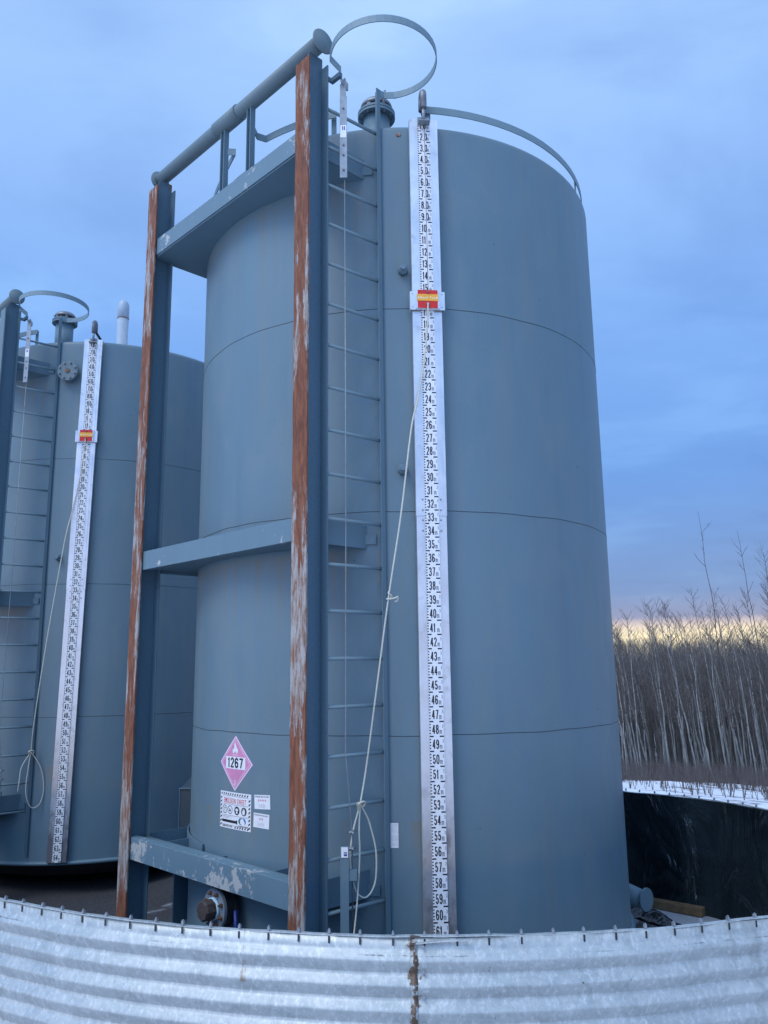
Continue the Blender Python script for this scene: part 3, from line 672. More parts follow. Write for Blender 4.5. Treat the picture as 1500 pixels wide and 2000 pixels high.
b.add([f(-.052+.32*u, cvv-.036+.32*(v)) for u, v in fl], [tuple(range(len(fl)))[::-1]])
text(b, f, 'Hazard information and first aid', u0+.034, v0+.078, .0055, width=.115); text(b, f, 'is on the data sheet', u0+.034, v0+.070, .0055, width=.08)
quadstrip(b, f, (u0+.03, v0+.040), (u0+.205, v0+.040), (u0+.205, v0+.058), (u0+.03, v0+.058)); quadstrip(b, f, (u0+.205, v0+.036), (u0+.218, v0+.036), (u0+.218, v0+.062), (u0+.205, v0+.062), 1)
text(b, f, '1-888-878-3700', u0+.034, v0+.008, .014, width=.125, bold=.012)
text(b, f, 'Canadian Natural', u0+.232, v0+.024, .010, width=.105, bold=.012)
b.build('sign_print', M['ink'], sg)
b = MB(); fw_ = shellmap(AZS, .0027)
b.add([fw_(.03+.017*math.cos(a)*(1), cvv+.006+.010*math.sin(a)) for a in [2*math.pi*i/16 for i in range(16)]], [tuple(range(16))])
b.add([fw_(.03+.011*math.cos(a), cvv-.012+.008*math.sin(a)) for a in [2*math.pi*i/12 for i in range(12)]], [tuple(range(12))])
hand = [(.094, -.020), (.116, -.022), (.122, -.004), (.118, .016), (.113, .018), (.112, .004), (.109, .022), (.105, .022), (.104, .005), (.101, .018), (.097, .017), (.098, .0), (.092, .008), (.089, .004)]
b.add([fw_(u, cvv+v) for u, v in hand], [tuple(range(len(hand)))]); b.build('sign_symbols', M['white'], sg)
b = MB(); text(b, f, 'EMULSION SWEET', 0, v1-.078, .038, width=.260, bold=.008, gap=.17, align='C'); b.build('sign_heading', M['redink'], sg)
def swoosh(cu, cv, ro, ri, a0, a1, sq=1.):
    b = MB(); n = 12; vs = []
    for i in range(n+1):
        k = i/n; a = R_(a0+(a1-a0)*k); w_ = math.sin(math.pi*k); vs += [f(cu+ro*math.cos(a), cv+ro*math.sin(a)*sq), f(cu+(ro-(ro-ri)*w_)*math.cos(a), cv+(ro-(ro-ri)*w_)*math.sin(a)*sq)]
    b.add(vs, [(2*i, 2*i+2, 2*i+3, 2*i+1) for i in range(n)]); return b
swoosh(.080, v0+.060, .030, .012, 60, 290, .8).build('sign_emblem', M['greenink'], sg); swoosh(.100, v0+.060, .030, .014, -60, 120, .8).build('sign_emblem', M['blueink'], sg)
# two small white signs
for (az, z0, z1, tl, head, ns) in ((11.5, 1.018, 1.112, .05, 'PETROLEUM CRUDE OIL (SWEET)', 4), (11.3, .893, .988, -.03, 'PRODUCED WATER (SWEET)', 2)):
    o = patch(az+2.3-2.3, -.0735, .0735, z0, z1, M['white'], 'product_label', t1, .0010, tl)
    ct, st = math.cos(tl), math.sin(tl); vm = (z0+z1)/2
    ff = (lambda az, ct, st, vm: (lambda u, v: pol(TR+.0019, az+math.degrees((u*ct-(v-vm)*st)/TR), vm+u*st+(v-vm)*ct)))(az, ct, st, vm)
    b = MB(); text(b, ff, head, 0, z1-.016, .009, width=.130, bold=.012, align='C')
    for k in range(4): text(b, ff, 'Refer to the safety data sheet', 0, z0+.030-k*.006, .003, width=.06, align='C')
    b.build('label_print', M['ink'], o); b = MB()
    for k in range(ns):
        cu = (k-(ns-1)/2)*.021; cv_ = z1-.036; b.add([ff(cu+.008, cv_), ff(cu, cv_+.008), ff(cu-.008, cv_), ff(cu, cv_-.008), ff(cu+.0055, cv_), ff(cu, cv_+.0055), ff(cu-.0055, cv_), ff(cu, cv_-.0055)], [(0, 1, 5, 4), (1, 2, 6, 5), (2, 3, 7, 6), (3, 0, 4, 7)])
        b.add([ff(cu-.002, cv_-.003), ff(cu+.002, cv_-.003), ff(cu+.001, cv_+.003), ff(cu-.001, cv_+.003)], [(0, 1, 2, 3)])
    b.build('label_pictograms', M['redink'], o)
# vertical inspection sticker beside the ladder
o = patch(42.15, -.026, .026, .818, .972, M['white'], 'inspection_sticker', t1); ff = shellmap(42.15, .0019); b = MB()
quadstrip(b, ff, (-.020, .974), (.012, .974), (.012, .980), (-.020, .980), 2)
text(b, ff, 'TANK LOADING', 0, .958, .005, width=.036, bold=.01, align='C')
for k in range(17):
    if k in (6, 7, 13): continue
    text(b, ff, 'fill level pressure vent check' if k % 2 else 'inspect before each fill log', -.020, .948-k*.0072, .0030, width=.038+.002*(k % 3))
b.build('sticker_print', M['greyink'], o)
# outlet valve under the bottom member
VD = Vector((1, 0, 0))
b = MB(); b.tube([(1.60, .09, .362), (1.88, .09, .362)], .057, 20); val = b.build('outlet_valve', M['steel'], t1)
b = MB(); b.lathe([(.06, 1.875), (.135, 1.875), (.135, 1.897), (.06, 1.897)], (0, .09, .362), VD, 32, False); b.build('rear_flange', M['dark'], val)
b = MB(); b.lathe([(.05, 1.898), (.118, 1.898), (.118, 1.962), (.05, 1.962)], (0, .09, .362), VD, 32, False)
b.build('valve_body', M['dark'], val); b = MB(); b.tube([(1.93, -.03, .36), (1.93, -.045, .20), (1.93, -.045, .05)], .014, 8); b.tube([(1.90, .225, .36), (1.90, .235, .20), (1.90, .235, .05)], .016, 8); b.build('valve_clamp', M['valveblue'], val)
b = MB(); b.lathe([(.05, 1.963), (.130, 1.963), (.130, 1.985), (.070, 1.986), (.07, 1.992)], (0, .09, .362), VD, 36, False); fl_ = b.build('front_flange', M['flange'], val)
bolts(val, (1.986, .09, .362), VD, .104, 8, .013, .018, 'rbolt', 'flange_bolt', .5)
b = MB(); b.lathe([(.074, 1.99), (.074, 2.003), (.05, 2.004)], (0, .09, .362), VD, 28, False); b.build('tape_wrap', M['ptfe'], val)
b = MB(); b.lathe([(.066, 2.004), (.070, 2.02), (.070, 2.07), (.060, 2.085), (0, 2.086)], (0, .09, .362), VD, 8, False); b.build('pipe_plug', M['brown'], val)
b = MB(); b.tube([(1.91, -.035, .47), (1.93, -.075, .42), (1.92, -.07, .36), (1.95, -.04, .33)], .004, 5); b.build('lock_wire', M['zinc'], val)
b = MB(); b.tube([(1.93, -.02, .375), (1.93, .03, .50), (1.93, .115, .53), (1.93, .20, .50)], .010, 6)
# capped nozzle on the far right flank (world point turned into tank frame)
def toloc(p, T=TANK1, rz=RZ1):
    a = R_(rz); dx_, dy_ = p[0]-T[0], p[1]-T[1]; return Vector((dx_*math.cos(a)+dy_*math.sin(a), -dx_*math.sin(a)+dy_*math.cos(a), p[2]-T[2]))
a0 = toloc((1.70, .50, -.005)); a1 = toloc((2.045, .10, -.010)); d = (a1-a0).normalized()
b = MB(); b.tube([a0, a1], .068, 24); nz = b.build('side_nozzle', M['steel'], t1)
b = MB(); b.lathe([(.094, 0), (.096, .004), (.094, .016)], a1, d, 32, False); b.build('nozzle_cap', M['steel'], nz)
b = MB(); b.lathe([(.072, .0), (.088, -.10), (.10, -.16)], a1-d*.02, d, 24); b.build('nozzle_pad', M['steel'], nz)
b = MB(); b.lathe([(.026, 0), (.026, .035), (.018, .05)], pol(TR, 31, 6.0), pol(1, 31), 12)
# dent / scrape by the top of the gauge
b = MB(); b.lathe([(.022, 0), (.015, .006), (0, .008)], pol(TR-.001, 45.5, 6.01), pol(1, 45.5), 10); b.build('weld_scar', M['rust'], t1)
# ---- extras of the second tank
c = pol(TR-.01, 45.6, 5.662); d = pol(1, 45.6); b = MB(); b.lathe([(.075, 0), (.075, .07)], c, d, 28); mf = b.build('blind_flange', M['steel'], t2)
b = MB(); b.lathe([(.124, .07), (.126, .073), (.126, .092), (.124, .094), (.124, .096), (.126, .098), (.126, .118), (.122, .121)], c, d, 36, False); b.build('flange_plate', M['pipe'], mf)
bolts(mf, c+d*.121, d, .100, 8, .013, .016, 'bolt', 'flange_bolt', .3); b = MB(); b.lathe([(.03, .121), (.028, .135)], c, d, 6, False); b.build('center_plug', M['rbolt'], mf)

# ------------------------------------------------------------ ropes
def smooth_path(pts, n=10, closed=False):
    P = [Vector(p) for p in pts]; out = []; m_ = len(P)
    rng = range(m_) if closed else range(m_-1)
    for i in rng:
        p0 = P[i-1] if (closed or i > 0) else P[0]*2-P[1]; p1 = P[i]; p2 = P[(i+1) % m_]; p3 = P[(i+2) % m_] if (closed or i+2 < m_) else p2*2-p1
        for k in range(n):
            t = k/n; out.append(.5*((2*p1)+(p2-p0)*t+(2*p0-5*p1+4*p2-p3)*t*t+(3*p1-p0-3*p2+p3)*t**3))
    if not closed: out.append(P[-1])
    return out
def world(root_loc, rz, v):
    a = R_(rz); return Vector((root_loc[0]+v[0]*math.cos(a)-v[1]*math.sin(a), root_loc[1]+v[0]*math.sin(a)+v[1]*math.cos(a), root_loc[2]+v[2]))
def rope(T, rz, top, kz, knot, loop, tail, label, rr):
    """top/kz: from the slider; knot: where it is hitched round a rung"""
    W = lambda v: world(T, rz, v)
    r = empty('rope', W(knot)); tag(r, label, 'rope'); o0 = Vector(r.location)
    def add(pts, rad, name, n=8, mat='rope'):
        b = MB(); b.tube([W(p)-o0 for p in smooth_path(pts, n)], rad, 7); return b.build(name, M[mat], r)
    add(top, rr, 'hauling_line'); add(loop, rr*.95, 'hanging_loop'); add(tail, rr*.9, 'tail')
    k = Vector(knot); add([k+Vector(q) for q in ((.02, .0, -.03), (.03, .02, .005), (.0, .03, .018), (-.03, .015, .0), (-.02, -.01, -.025), (.01, -.018, -.01), (.025, .01, .01), (-.01, .025, .01))], rr*1.1, 'hitch')
    if kz: 
        k = Vector(kz); add([k+Vector(q) for q in ((0, 0, .03), (.012, .014, .015), (-.012, .016, 0), (-.008, -.008, -.012), (.014, .0, -.02), (-.02, .03, -.015), (-.045, .04, -.005), (-.05, .03, -.03), (-.03, .03, -.035))], rr, 'knot')
    return r
g = lambda u, z, d: GP1(u, z, d)
knot = (1.655, 1.225, 1.125)
pk = pol(2.02, 42.0, 2.44)
rope(TANK1, RZ1, [g(.0, 4.57, .055), g(-.005, 4.45, .05), g(-.030, 4.16, .035), g(-.085, 3.85, .03), pol(2.00, 46.9, 3.60), pol(2.01, 44.6, 3.0), pk, pol(1.995, 39.4, 1.83), pol(1.98, 37.3, 1.35), Vector(knot)],
     pk, knot,
     [Vector(knot), (1.725, 1.23, 0.960), (1.755, 1.24, 0.790), (1.720, 1.25, 0.630), (1.640, 1.255, 0.575), (1.565, 1.26, 0.650), (1.550, 1.255, 0.830), (1.585, 1.24, 0.990), (1.610, 1.235, 1.050), Vector(knot)],
     [Vector(knot), (1.675, 1.235, 0.980), (1.685, 1.25, 0.830), (1.725, 1.27, 0.580), (1.765, 1.28, 0.380), (1.795, 1.29, 0.210), (1.865, 1.30, -0.100), (1.895, 1.31, -0.290)],
     'long pale yellow rope from the big tank gauge slider, hitched on a ladder rung', .0058)
g = lambda u, z, d: GP2(u, z, d)
knot2 = (1.44, 1.26, 1.15)
rope(TANK2, RZ2, [g(.0, 4.79, .055), g(-.01, 4.6, .05), g(-.04, 4.3, .035), g(-.10, 3.9, .03), pol(2.00, 48.9, 3.50), pol(2.01, 45.4, 2.4), pol(1.98, 42.6, 1.5), Vector(knot2)], None, knot2,
     [Vector(knot2), (1.47, 1.28, .95), (1.48, 1.29, .72), (1.42, 1.30, .56), (1.33, 1.31, .58), (1.29, 1.31, .75), (1.34, 1.30, .98), Vector(knot2)],
     [Vector(knot2), (1.54, 1.28, 1.0), (1.56, 1.29, .85), (1.57, 1.29, .74)],
     'pale rope from the left-edge tank gauge slider ending in a teardrop loop', .0058)

# ------------------------------------------------------------ ring wall of corrugated sheet
ZW = .72
ctrl = [(-2.24, -2.64), (-1.58, -2.96), (-1.0, -3.135), (-.48, -3.24), (.01, -3.305), (.49, -3.29), (1.08, -3.22), (1.51, -3.11), (2.1, -2.92), (2.8, -2.45), (3.33, -1.7), (3.42, -.8), (3.14, .05), (2.88, .54), (2.53, .93), (2.21, 1.22), (1.6, 1.95),
        (.6, 3.1), (-.9, 4.8), (-2.4, 6.0), (-4.3, 6.5), (-6.2, 5.9), (-7.2, 4.2), (-7.0, 2.0), (-5.9, .1), (-4.5, -1.2), (-3.2, -2.1)]
path = smooth_path([(x, y, 0) for x, y in ctrl], 24, True)
# resample evenly
def resample(P, step):
    L_ = [0]
    Q = P+[P[0]]
    for i in range(len(P)): L_.append(L_[-1]+(Q[i+1]-Q[i]).length)
    n = int(L_[-1]/step); out = []; j = 0
    for i in range(n):
        s = L_[-1]*i/n
        while L_[j+1] < s: j += 1
        out.append(Q[j].lerp(Q[j+1], (s-L_[j])/(L_[j+1]-L_[j])))
    return out
ring_ = resample(path, .045); NR = len(ring_)
def nrm(P, i):
    d = P[(i+1) % len(P)]-P[i-1]; return Vector((d.y, -d.x, 0)).normalized()      # outward for a counter-clockwise path
jx = [i for i in range(NR) if ring_[i].y < -2.9 and ring_[i].x > .0][0]           # panel joint
prof = [(0.0, ZW), (0.0, ZW-.046)]
pitch = .109
pz = [0, .10, .22, .34, .415, .455, .50, .60, .72, .84, .93, .975]      # down one wave: out over the lit upper slope, back under
pd = [.0, .26, .52, .78, .94, 1.0, .955, .78, .53, .28, .09, .01]
z = ZW-.046
while z > ZG-.02:
    for a_, b_ in list(zip(pz, pd))[1:]: prof.append((.028*b_, z-pitch*a_))
    z -= pitch; prof.append((0.0, z))
vs = []; fs = []; sm = []
npf = len(prof)
for i in range(NR):
    n_ = nrm(ring_, i); s = (i-jx) % NR; ov = (.004 if s < 60 else 0)+.0025*math.sin(i*.21)+.0018*math.sin(i*.57+1)+.0010*math.sin(i*1.9)
    for d_, z in prof: vs.append(ring_[i]+n_*(d_+ov)+Vector((0, 0, z)))
for i in range(NR):
    j = (i+1) % NR
    for k in range(npf-1): fs.append((i*npf+k, i*npf+k+1, j*npf+k+1, j*npf+k)); 
# split panel edge: a sharp step at the joint
b = MB(); b.add(vs, fs, True); wall = b.build('corrugated_wall', M['galv'])
md = wall.modifiers.new('thickness', 'SOLIDIFY'); md.thickness = .003; md.offset = -1
tag(wall, 'ring wall of corrugated galvanised sheet surrounding both tanks, across the foreground', 'containment wall')
n_ = nrm(ring_, jx); tn = Vector((-n_.y, n_.x, 0)); b = MB()
vs = []
for d_, z in prof:
    for u, dd in ((-.022, .0055), (.012, .0055)): vs.append(ring_[jx]+n_*(d_+dd)+tn*u+Vector((0, 0, z-.012 if z > ZW-.01 else z)))
b.add(vs, [(2*i, 2*i+2, 2*i+3, 2*i+1) for i in range(npf-1)], True); js = b.build('joint_strip', M['galv'], wall); md = js.modifiers.new('thickness', 'SOLIDIFY'); md.thickness = .003; md.offset = -1
for i in range(10):
    for u, dz in ((.006, .109*i+.015), (.042, .109*i-.038)):
        z = ZW-.075-dz
        if z > ZG+.05:
            q = MB(); q.lathe([(.0085, 0), (.0085, .003), (.0055, .0045), (.0055, .009)], ring_[jx]+n_*(.022 if u < .02 else .018)+tn*u+Vector((0, 0, z)), n_, 8, False); q.build('joint_bolt', M['zinc'], wall)
# cap bar on the rim, wavy where it has been knocked
b = MB(); vs = []; fs = []
for i in range(NR):
    n2 = nrm(ring_, i); s = i*.045; wv = .0035*math.sin(s*3.1)+.002*math.sin(s*7.7+1)+.0012*math.sin(s*19)
    c = ring_[i]
    for d_, z in ((-.018, ZW+.001), (.006, ZW+.001), (.006, ZW+.006), (-.018, ZW+.006)): vs.append(c+n2*(d_+wv*.8)+Vector((0, 0, z+wv)))
for i in range(NR):
    j = (i+1) % NR; fs += [(i*4+k, j*4+k, j*4+(k+1) % 4, i*4+(k+1) % 4) for k in range(4)]
b.add(vs, fs); cap = b.build('rim_cap', M['cap'], wall)
# bent end of one cap length at the joint
b = MB(); b.ribbon([tuple(ring_[jx]+n_*.014+tn*(u))[:2]+(dz,) for u, dz in ((-.03, -.024), (.05, -.016), (.14, -.008), (.26, -.002))], ZW-.003, ZW+.003, .012); b.build('loose_cap_end', M['cap'], wall)
# clips along the rim: nut on top, dark slot below
clips = resample(path, .1515)
st_m = MB(); order = sorted(range(len(clips)), key=lambda i: (clips[i]-Vector((0, -7.4, 0))).length)
near = set(order[:44])
def clip(mb_nut, mb_slot, i):
    n2 = nrm(clips, i); c = clips[i]; t_ = Vector((-n2.y, n2.x, 0)); rnd = random.Random(i)
    tw = rnd.uniform(-.003, .003)
    mb_nut.box((-.010, -.006+tw, ZW+.010), (.006, .006+tw, ZW+.022+rnd.uniform(0, .003)), n2, t_, c); mb_nut.box((-.004, -.003+tw, ZW+.005), (.004, .003+tw, ZW+.030), n2, t_, c)
    mb_slot.box((.0045, -.0042+tw, ZW-.034), (.0075, .0042+tw, ZW-.003), n2, t_, c)
for i in range(len(clips)):
    if i in near:
        q = MB(); s_ = MB(); clip(q, s_, i); o = q.build('rim_clip', M['zinc'], wall); s_.build('clip_slot', M['dark'], o)
q = MB(); s_ = MB()
for i in range(len(clips)):
    if i not in near: clip(q, s_, i)
o = q.build('rim_clips', M['zinc'], wall); o['kind'] = 'stuff'; s_.build('clip_slots', M['dark'], o)['kind'] = 'stuff'
# liner hanging inside
from mathutils import noise as mn
vs = []; fs = []; rows = 30
L2 = resample(path, .05); NL = len(L2)
for i in range(NL):
    n2 = nrm(L2, i); s = i*.05
    for k in range(rows+1):
        q = k/rows; z = ZW-.004-(ZW-ZG-.004)*q
        ph_ = (s*.62) % 1.0; hang = abs(ph_-.5)*2                       # 0 between hang points, 1 at a hang point
        dr = max(0, 1-abs(q-(1-hang)*.9-.05)*5.5)                        # drape folds run down from each hang point
        fold = .040*dr*q**.3*(1-.6*q)+.035*(.5+.5*math.sin(s*2.3+q*3+1.5*math.sin(s*.9)))*q+.012*mn.noise(Vector((s*2.6, q*5, 0)))+.010*mn.noise(Vector((s*7, q*9, 4)))+.008
        bot = .03*max(0, q-.85)/.15
        vs.append(L2[i]-n2*(.012+fold+bot)+Vector((0, 0, z)))
for i in range(NL):
    j = (i+1) % NL; fs += [(i*(rows+1)+k, j*(rows+1)+k, j*(rows+1)+k+1, i*(rows+1)+k+1) for k in range(rows)]
b = MB(); b.add(vs, fs, True); tag(b.build('pond_liner', M['liner']), 'black plastic liner hanging in folds on the inside of the corrugated wall', 'liner')

# ------------------------------------------------------------ ground
inner = MB(); cpt = Vector((-2., 1.6, 0)); ring3 = resample(path, .2); n3 = len(ring3); vs = []; K = 22; rnd = random.Random(3)
from mathutils import noise as mn
for i in range(n3):
    for k in range(K+1):
        p = cpt.lerp(ring3[i]-nrm(ring3, i)*.03, (k+.0)/K); zz_ = ZG+.004-.16*min(1, max(0, -1.9-p.x)/1.2)*min(1, 5*(1-k/K))+.022*(mn.noise(Vector((p.x*1.3, p.y*1.3, 0)))+.5)*min(1, 8*(1-k/K))
        vs.append((p.x, p.y, zz_))
for i in range(n3):
    j = (i+1) % n3; fs_ = [(i*(K+1)+k, i*(K+1)+k+1, j*(K+1)+k+1, j*(K+1)+k) for k in range(K)]; inner.f += fs_; inner.sm += [True]*len(fs_)
inner.v = vs; tag(inner.build('gravel_pad', pad_mat()), kind='structure')
_pip = [(q.x, q.y) for q in resample(path, .3)]
def inside(x, y):
    c = False; n = len(_pip)
    for i in range(n):
        (x1, y1), (x2, y2) = _pip[i-1], _pip[i]
        if (y1 > y) != (y2 > y) and x < (x2-x1)*(y-y1)/(y2-y1)+x1: c = not c
    return c
def gz(x, y):
    if math.hypot(x+1, y-1) < 9 and inside(x, y): return ZG-.45
    d_ = math.hypot(x+1, y-1); e = max(0, d_-9.0)
    h_ = -.113*min(e, 21)-.022*max(0, e-21)
    if d_ > 9: h_ += .10*min(1, (d_-9)/4)*mn.noise(Vector((x*.25, y*.25, 3)))*2+.04*min(1, (d_-9)/4)*mn.noise(Vector((x*1.3, y*1.3, 1)))
    return ZG-.004+max(h_, -4.5-.0)
vs = []; fs = []
rads = [.15*i for i in range(60)]+[9]+[9+1.0*i for i in range(1, 28)]+[38, 42, 48, 56, 70, 90, 130, 200, 400, 900, 2500]; NA = 200
for r in rads:
    for k in range(NA):
        a = 2*math.pi*k/NA; x, y = -1+r*math.cos(a), 1+r*math.sin(a); vs.append((x, y, gz(x, y)))
for i in range(len(rads)-1): fs += [(i*NA+k, (i+1)*NA+k, (i+1)*NA+(k+1) % NA, i*NA+(k+1) % NA) for k in range(NA)]
b = MB(); b.add(vs, fs, True); tag(b.build('snowy_ground', snow_mat()), kind='structure')

# ------------------------------------------------------------ small things inside the ring
d = (Vector((2.70, .60, 0))-Vector((2.08, 1.12, 0))); Lp = d.length; d.normalize(); pn = Vector((-d.y, d.x, 0))
b = MB(); O = Vector((2.08, 1.12, 0)); b.box((0, -.05, ZG+.012), (Lp, .05, ZG+.085), d, pn, O)
o = bevel(b.build('timber', M['wood']), .006); tag(o, 'weathered timber lying at the foot of the black liner', 'timber')
b = MB(); n = 26; m2 = 12; vs = []
A = Vector((2.02, .78, 0)); B = Vector((2.36, .22, 0)); dd = (B-A); pw = Vector((-dd.y, dd.x, 0)).normalized()
for i in range(n+1):
    for j in range(m2+1):
        u = i/n; v = j/m2-.5; hgt = .085*math.exp(-(v*3.2+.25*math.sin(u*7))**2)*math.sin(math.pi*min(1, u*.95+.05))+.018*mn.noise(Vector((u*9, v*9, 0)))
        p = A+dd*u+pw*v*(.26-.10*u); vs.append((p.x, p.y, ZG+.022+max(0, hgt)))
b.add(vs, [(i*(m2+1)+j, i*(m2+1)+j+1, (i+1)*(m2+1)+j+1, (i+1)*(m2+1)+j) for i in range(n) for j in range(m2)], True)
tag(b.build('plastic_sheet', M['liner']), 'crumpled scrap of black sheet on the icy ground beside the big tank', 'sheet')
b = MB(); b.box((-.09, -.05, 0), (.09, .05, .02)); o = bevel(b.build('rusty_scrap', M['wood']), .004); o.location = (2.10, .76, ZG+.055); o.rotation_euler = (.1, -.15, -.7)
tag(o, 'flat orange-brown scrap of wood beside the base of the big tank', 'scrap')
# steel box between the tanks
b = MB(); b.add([(x, y, z) for x in (0, .42) for y, z in ((0, 0), (.5, 0), (.5, 1.12), (0, 1.04))], [(0, 1, 2, 3), (4, 7, 6, 5), (0, 4, 5, 1), (1, 5, 6, 2), (2, 6, 7, 3), (3, 7, 4, 0)])
bx = b.build('steel_box', M['boxm']); bx.location = (-2.37, 1.45, ZG+.01); bx.rotation_euler = (0, 0, .0)
bx.data.transform(Matrix.Identity(4)); tag(bx, 'dark weathered steel box with a slanting lid between the two tanks', 'box')
q = MB(); q.box((-.012, -.012, 1.04), (.43, .0, 1.052)); q.box((-.006, -.006, .0), (.0, .0, 1.03)); q.build('lid_edge', M['steel'], bx)
# vent stack rising behind the second tank
vx, vy = -6.21, 9.65; VZ = 9.80
b = MB(); b.lathe([(.122, gz(vx, vy)-.1), (.122, VZ)], (0, 0, 0), (0, 0, 1), 28); vp = b.build('vent_pipe', M['ventpipe']); vp.location = (vx, vy, 0)
q = MB(); q.lathe([(.126, VZ), (.126, VZ+.26), (.119, VZ+.33), (.098, VZ+.39), (.062, VZ+.435), (.02, VZ+.45), (0, VZ+.452)], (0, 0, 0), (0, 0, 1), 28); q.build('pipe_cap', M['ventpipe'], vp)
q = MB(); q.lathe([(.128, VZ-.007), (.130, VZ), (.128, VZ+.007)], (0, 0, 0), (0, 0, 1), 28); q.build('pipe_joint', M['rbolt'], vp)
tag(vp, 'pale round-topped vent pipe rising behind the left tank', 'vent pipe')

# ------------------------------------------------------------ bare aspen wood beyond the wall
def twig_tube(mb, p0, p1, r0, r1, bend, rnd, seg=4, n=4):
    pts = []; side = Vector((rnd.uniform(-1, 1), rnd.uniform(-1, 1), 0))
    for i in range(n+1):
        t = i/n; pts.append(p0.lerp(p1, t)+side*bend*math.sin(math.pi*t))
    mb.tube(pts, [r0+(r1-r0)*i/n for i in range(n+1)], seg, cap=False); return pts
def aspen_meshes(seed, H, lean, nb, r0):
    rnd = random.Random(seed); tm = MB(); cm = MB(); pts = []; x = y = 0.
    n = 16
    for i in range(n+1):
        t = i/n; pts.append(Vector((x, y, H*t)))
        x += lean*H/n*(.6+.9*t)+rnd.gauss(0, .018)*H/6; y += rnd.gauss(0, .018)*H/6
    tm.tube(pts, [r0*(1-.86*(i/n)**.9) for i in range(n+1)], 6, cap=False)
    for k in range(nb):
        t = rnd.uniform(.28, .98)**.8; i = min(n-1, int(t*n)); p = pts[i].lerp(pts[i+1], t*n-i)
        a = rnd.uniform(0, 2*math.pi); ln = H*rnd.uniform(.06, .17)*(1.15-t*.65); up = rnd.uniform(.8, 1.9)
        q = p+Vector((math.cos(a), math.sin(a), up)).normalized()*ln
        bp = twig_tube(cm, p, q, .006+.009*(1-t), .0018, ln*.08, rnd, 4, 3)
        for m_ in range(rnd.randint(2, 4)):
            s = bp[rnd.randint(1, 2)]; a2 = a+rnd.uniform(-1, 1)
            e = s+Vector((math.cos(a2), math.sin(a2), rnd.uniform(.6, 1.8))).normalized()*ln*rnd.uniform(.3, .6)
            twig_tube(cm, s, e, .0035, .0012, ln*.03, rnd, 3, 2)
    return tm, cm
def tree_obj(name, tm, cm, tmat, cmat):
    r = empty(name); a = tm.build('trunk', M[tmat], r); b_ = cm.build('crown', M[cmat], r); return r
def copy_tree(o):
    c = o.copy(); COL.objects.link(c)
    for ch in list(o.children):
        d_ = ch.copy(); COL.objects.link(d_); d_.parent = c
    return c
protos = [tree_obj('aspen_tree', *aspen_meshes(40+i, 6.6, (-.08, -.05, -.12, -.15, -.06, -.10, -.09, -.03)[i], 40+4*(i % 4), .030+.003*(i % 4)), 'aspen', 'twig') for i in range(8)]
rnd = random.Random(11); used = set(); C0 = Vector((0, -7.45, 0))
spots = []
tries = 0
while len(spots) < 260 and tries < 6000:
    tries += 1
    az = rnd.uniform(9, 31); D = 28.2+15*rnd.random()**1.2; p = C0+Vector((math.sin(R_(az)), math.cos(R_(az)), 0))*D
    if all((p-q).length > .42 for q in spots): spots.append(p)
spots.sort(key=lambda p: (p-C0).length)
# the two tall dark dead stems, far crown at right
def place(o, p, s, sz, rz): o.location = (p.x, p.y, gz(p.x, p.y)-.1); o.scale = (s, s, sz); o.rotation_euler = (0, 0, rz)
for i, p in enumerate(spots):
    k = i % 8; o = protos[k] if k not in used else copy_tree(protos[k]); used.add(k)
    D = (p-C0).length; s = rnd.uniform(.75, 1.25); sz = rnd.uniform(.68, .97)*(1+.008*(D-28))
    place(o, p, s*(1+.006*(D-28)), sz, rnd.uniform(-.7, .7))
    tag(o, 'slender bare aspen with pale bark, one of many in the wood beyond the black liner', 'tree', 'bare aspens in the wood beyond the wall')
def ray_pt(px, dist):
    v = f_+rt_*((px-750)/1589.42); v = Vector((v.x, v.y, 0)).normalized(); return C0+v*dist
for (px, D, H, sd, ln, lab) in ((1386, 27.5, 8.4, 91, -.035, 'tallest thin dark stem rising alone above the wood, curved at the tip'),
                               (1466, 27.0, 7.6, 92, -.06, 'second tall thin dark stem, right of the tallest, with few twigs')):
    tm, cm = aspen_meshes(sd, H, ln, 7, .026); o = tree_obj('bare_tree', tm, cm, 'darkbark', 'darkbark'); place(o, ray_pt(px, D), 1, 1, 0)
    tag(o, lab, 'tree')
for (px, D, H, sd, lab) in ((1500, 36, 9.0, 93, 'bushy-topped bare tree at the right edge of the wood, taller than its neighbours'),):
    tm, cm = aspen_meshes(sd, H, -.05, 80, .06); o = tree_obj('bare_tree', tm, cm, 'aspen', 'twig'); place(o, ray_pt(px, D), 1, 1, 0); tag(o, lab, 'tree')
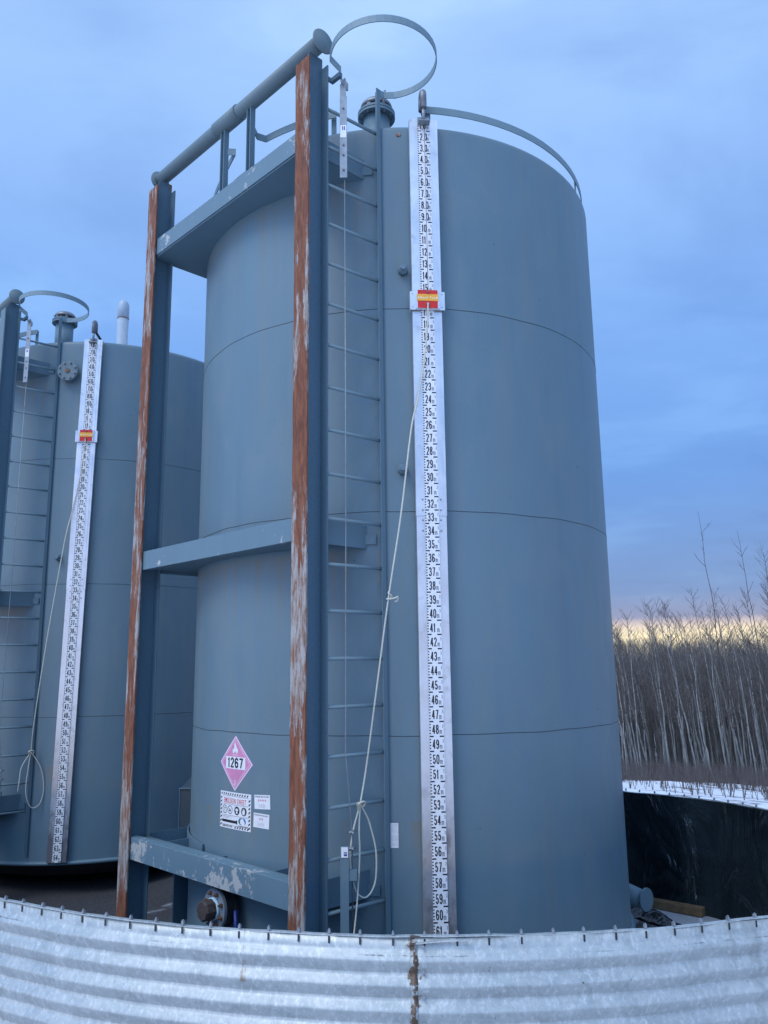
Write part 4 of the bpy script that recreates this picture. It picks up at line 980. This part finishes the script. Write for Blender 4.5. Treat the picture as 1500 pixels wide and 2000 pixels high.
# the wood behind them reads as one mass
b = MB(); rnd = random.Random(5)
for i in range(9000):
    az = rnd.uniform(-75, 60); 
    if i % 3: az = rnd.uniform(6, 36)
    D = 35+68*rnd.random()**1.15; v = Vector((math.sin(R_(az)), math.cos(R_(az)), 0)); p = C0+v*D; z0 = gz(p.x, p.y)-.1
    H = (1.967+D*.0265-z0)*(1-.28*rnd.random()**1.6); lx = rnd.uniform(-.17, -.01)*H; r0 = rnd.uniform(.012, .04)*(1+.006*(D-30)); ly = rnd.uniform(-.06, .06)*H
    mid = p+Vector((lx*.4+rnd.uniform(-.1, .1), ly*.4, 0)); P0 = Vector((p.x, p.y, z0)); P1 = Vector((mid.x, mid.y, z0+H*.5)); P2 = Vector((p.x+lx, p.y+ly, z0+H))
    b.tube([P0, P1, P2], [r0, r0*.7, .004], 3, cap=False)
    for k in range(7):
        t = rnd.uniform(.35, 1.); s = P1.lerp(P2, (t-.5)*2) if t > .5 else P0.lerp(P1, t*2)
        a = rnd.uniform(0, 6.28); e = s+Vector((math.cos(a), math.sin(a), rnd.uniform(.6, 2.)))*H*rnd.uniform(.04, .12)
        b.tube([s, e], [.007*(1+.008*(D-30)), .002], 3, cap=False)
tag(b.build('aspen_wood', M['far']), 'grey-brown mass of bare stems filling the wood behind the nearest aspens', 'wood', kind='stuff')
b = MB(); 
for i in range(5200):
    az = rnd.uniform(4, 38) if i % 4 else rnd.uniform(-70, 55); D = 27.5+24*rnd.random()**1.4; p = C0+Vector((math.sin(R_(az)), math.cos(R_(az)), 0))*D; z0 = gz(p.x, p.y)-.05
    for k in range(3):
        a = rnd.uniform(0, 6.28); h_ = rnd.uniform(.2, .75); s = Vector((p.x, p.y, z0)); m_ = s+Vector((math.cos(a)*.15, math.sin(a)*.15, h_*.5)); e = m_+Vector((math.cos(a)*.2+rnd.uniform(-.15, .15), math.sin(a)*.2, h_*.5)); b.tube([s, m_, e], [.011, .008, .003], 3, cap=False)
for i in range(1500):
    az = rnd.uniform(6, 34); D = 29.5-13*rnd.random()**1.5; p = C0+Vector((math.sin(R_(az)), math.cos(R_(az)), 0))*D; z0 = gz(p.x, p.y)-.03
    for k in range(3):
        a = rnd.uniform(0, 6.28); h_ = rnd.uniform(.2, .7); s = Vector((p.x, p.y, z0)); e = s+Vector((math.cos(a)*.25*h_, math.sin(a)*.25*h_, h_)); b.tube([s, e], [.006, .002], 3, cap=False)
tag(b.build('undergrowth', M['brush']), 'reddish-brown leafless undergrowth along the foot of the wood and poking through snow', 'undergrowth', kind='stuff')
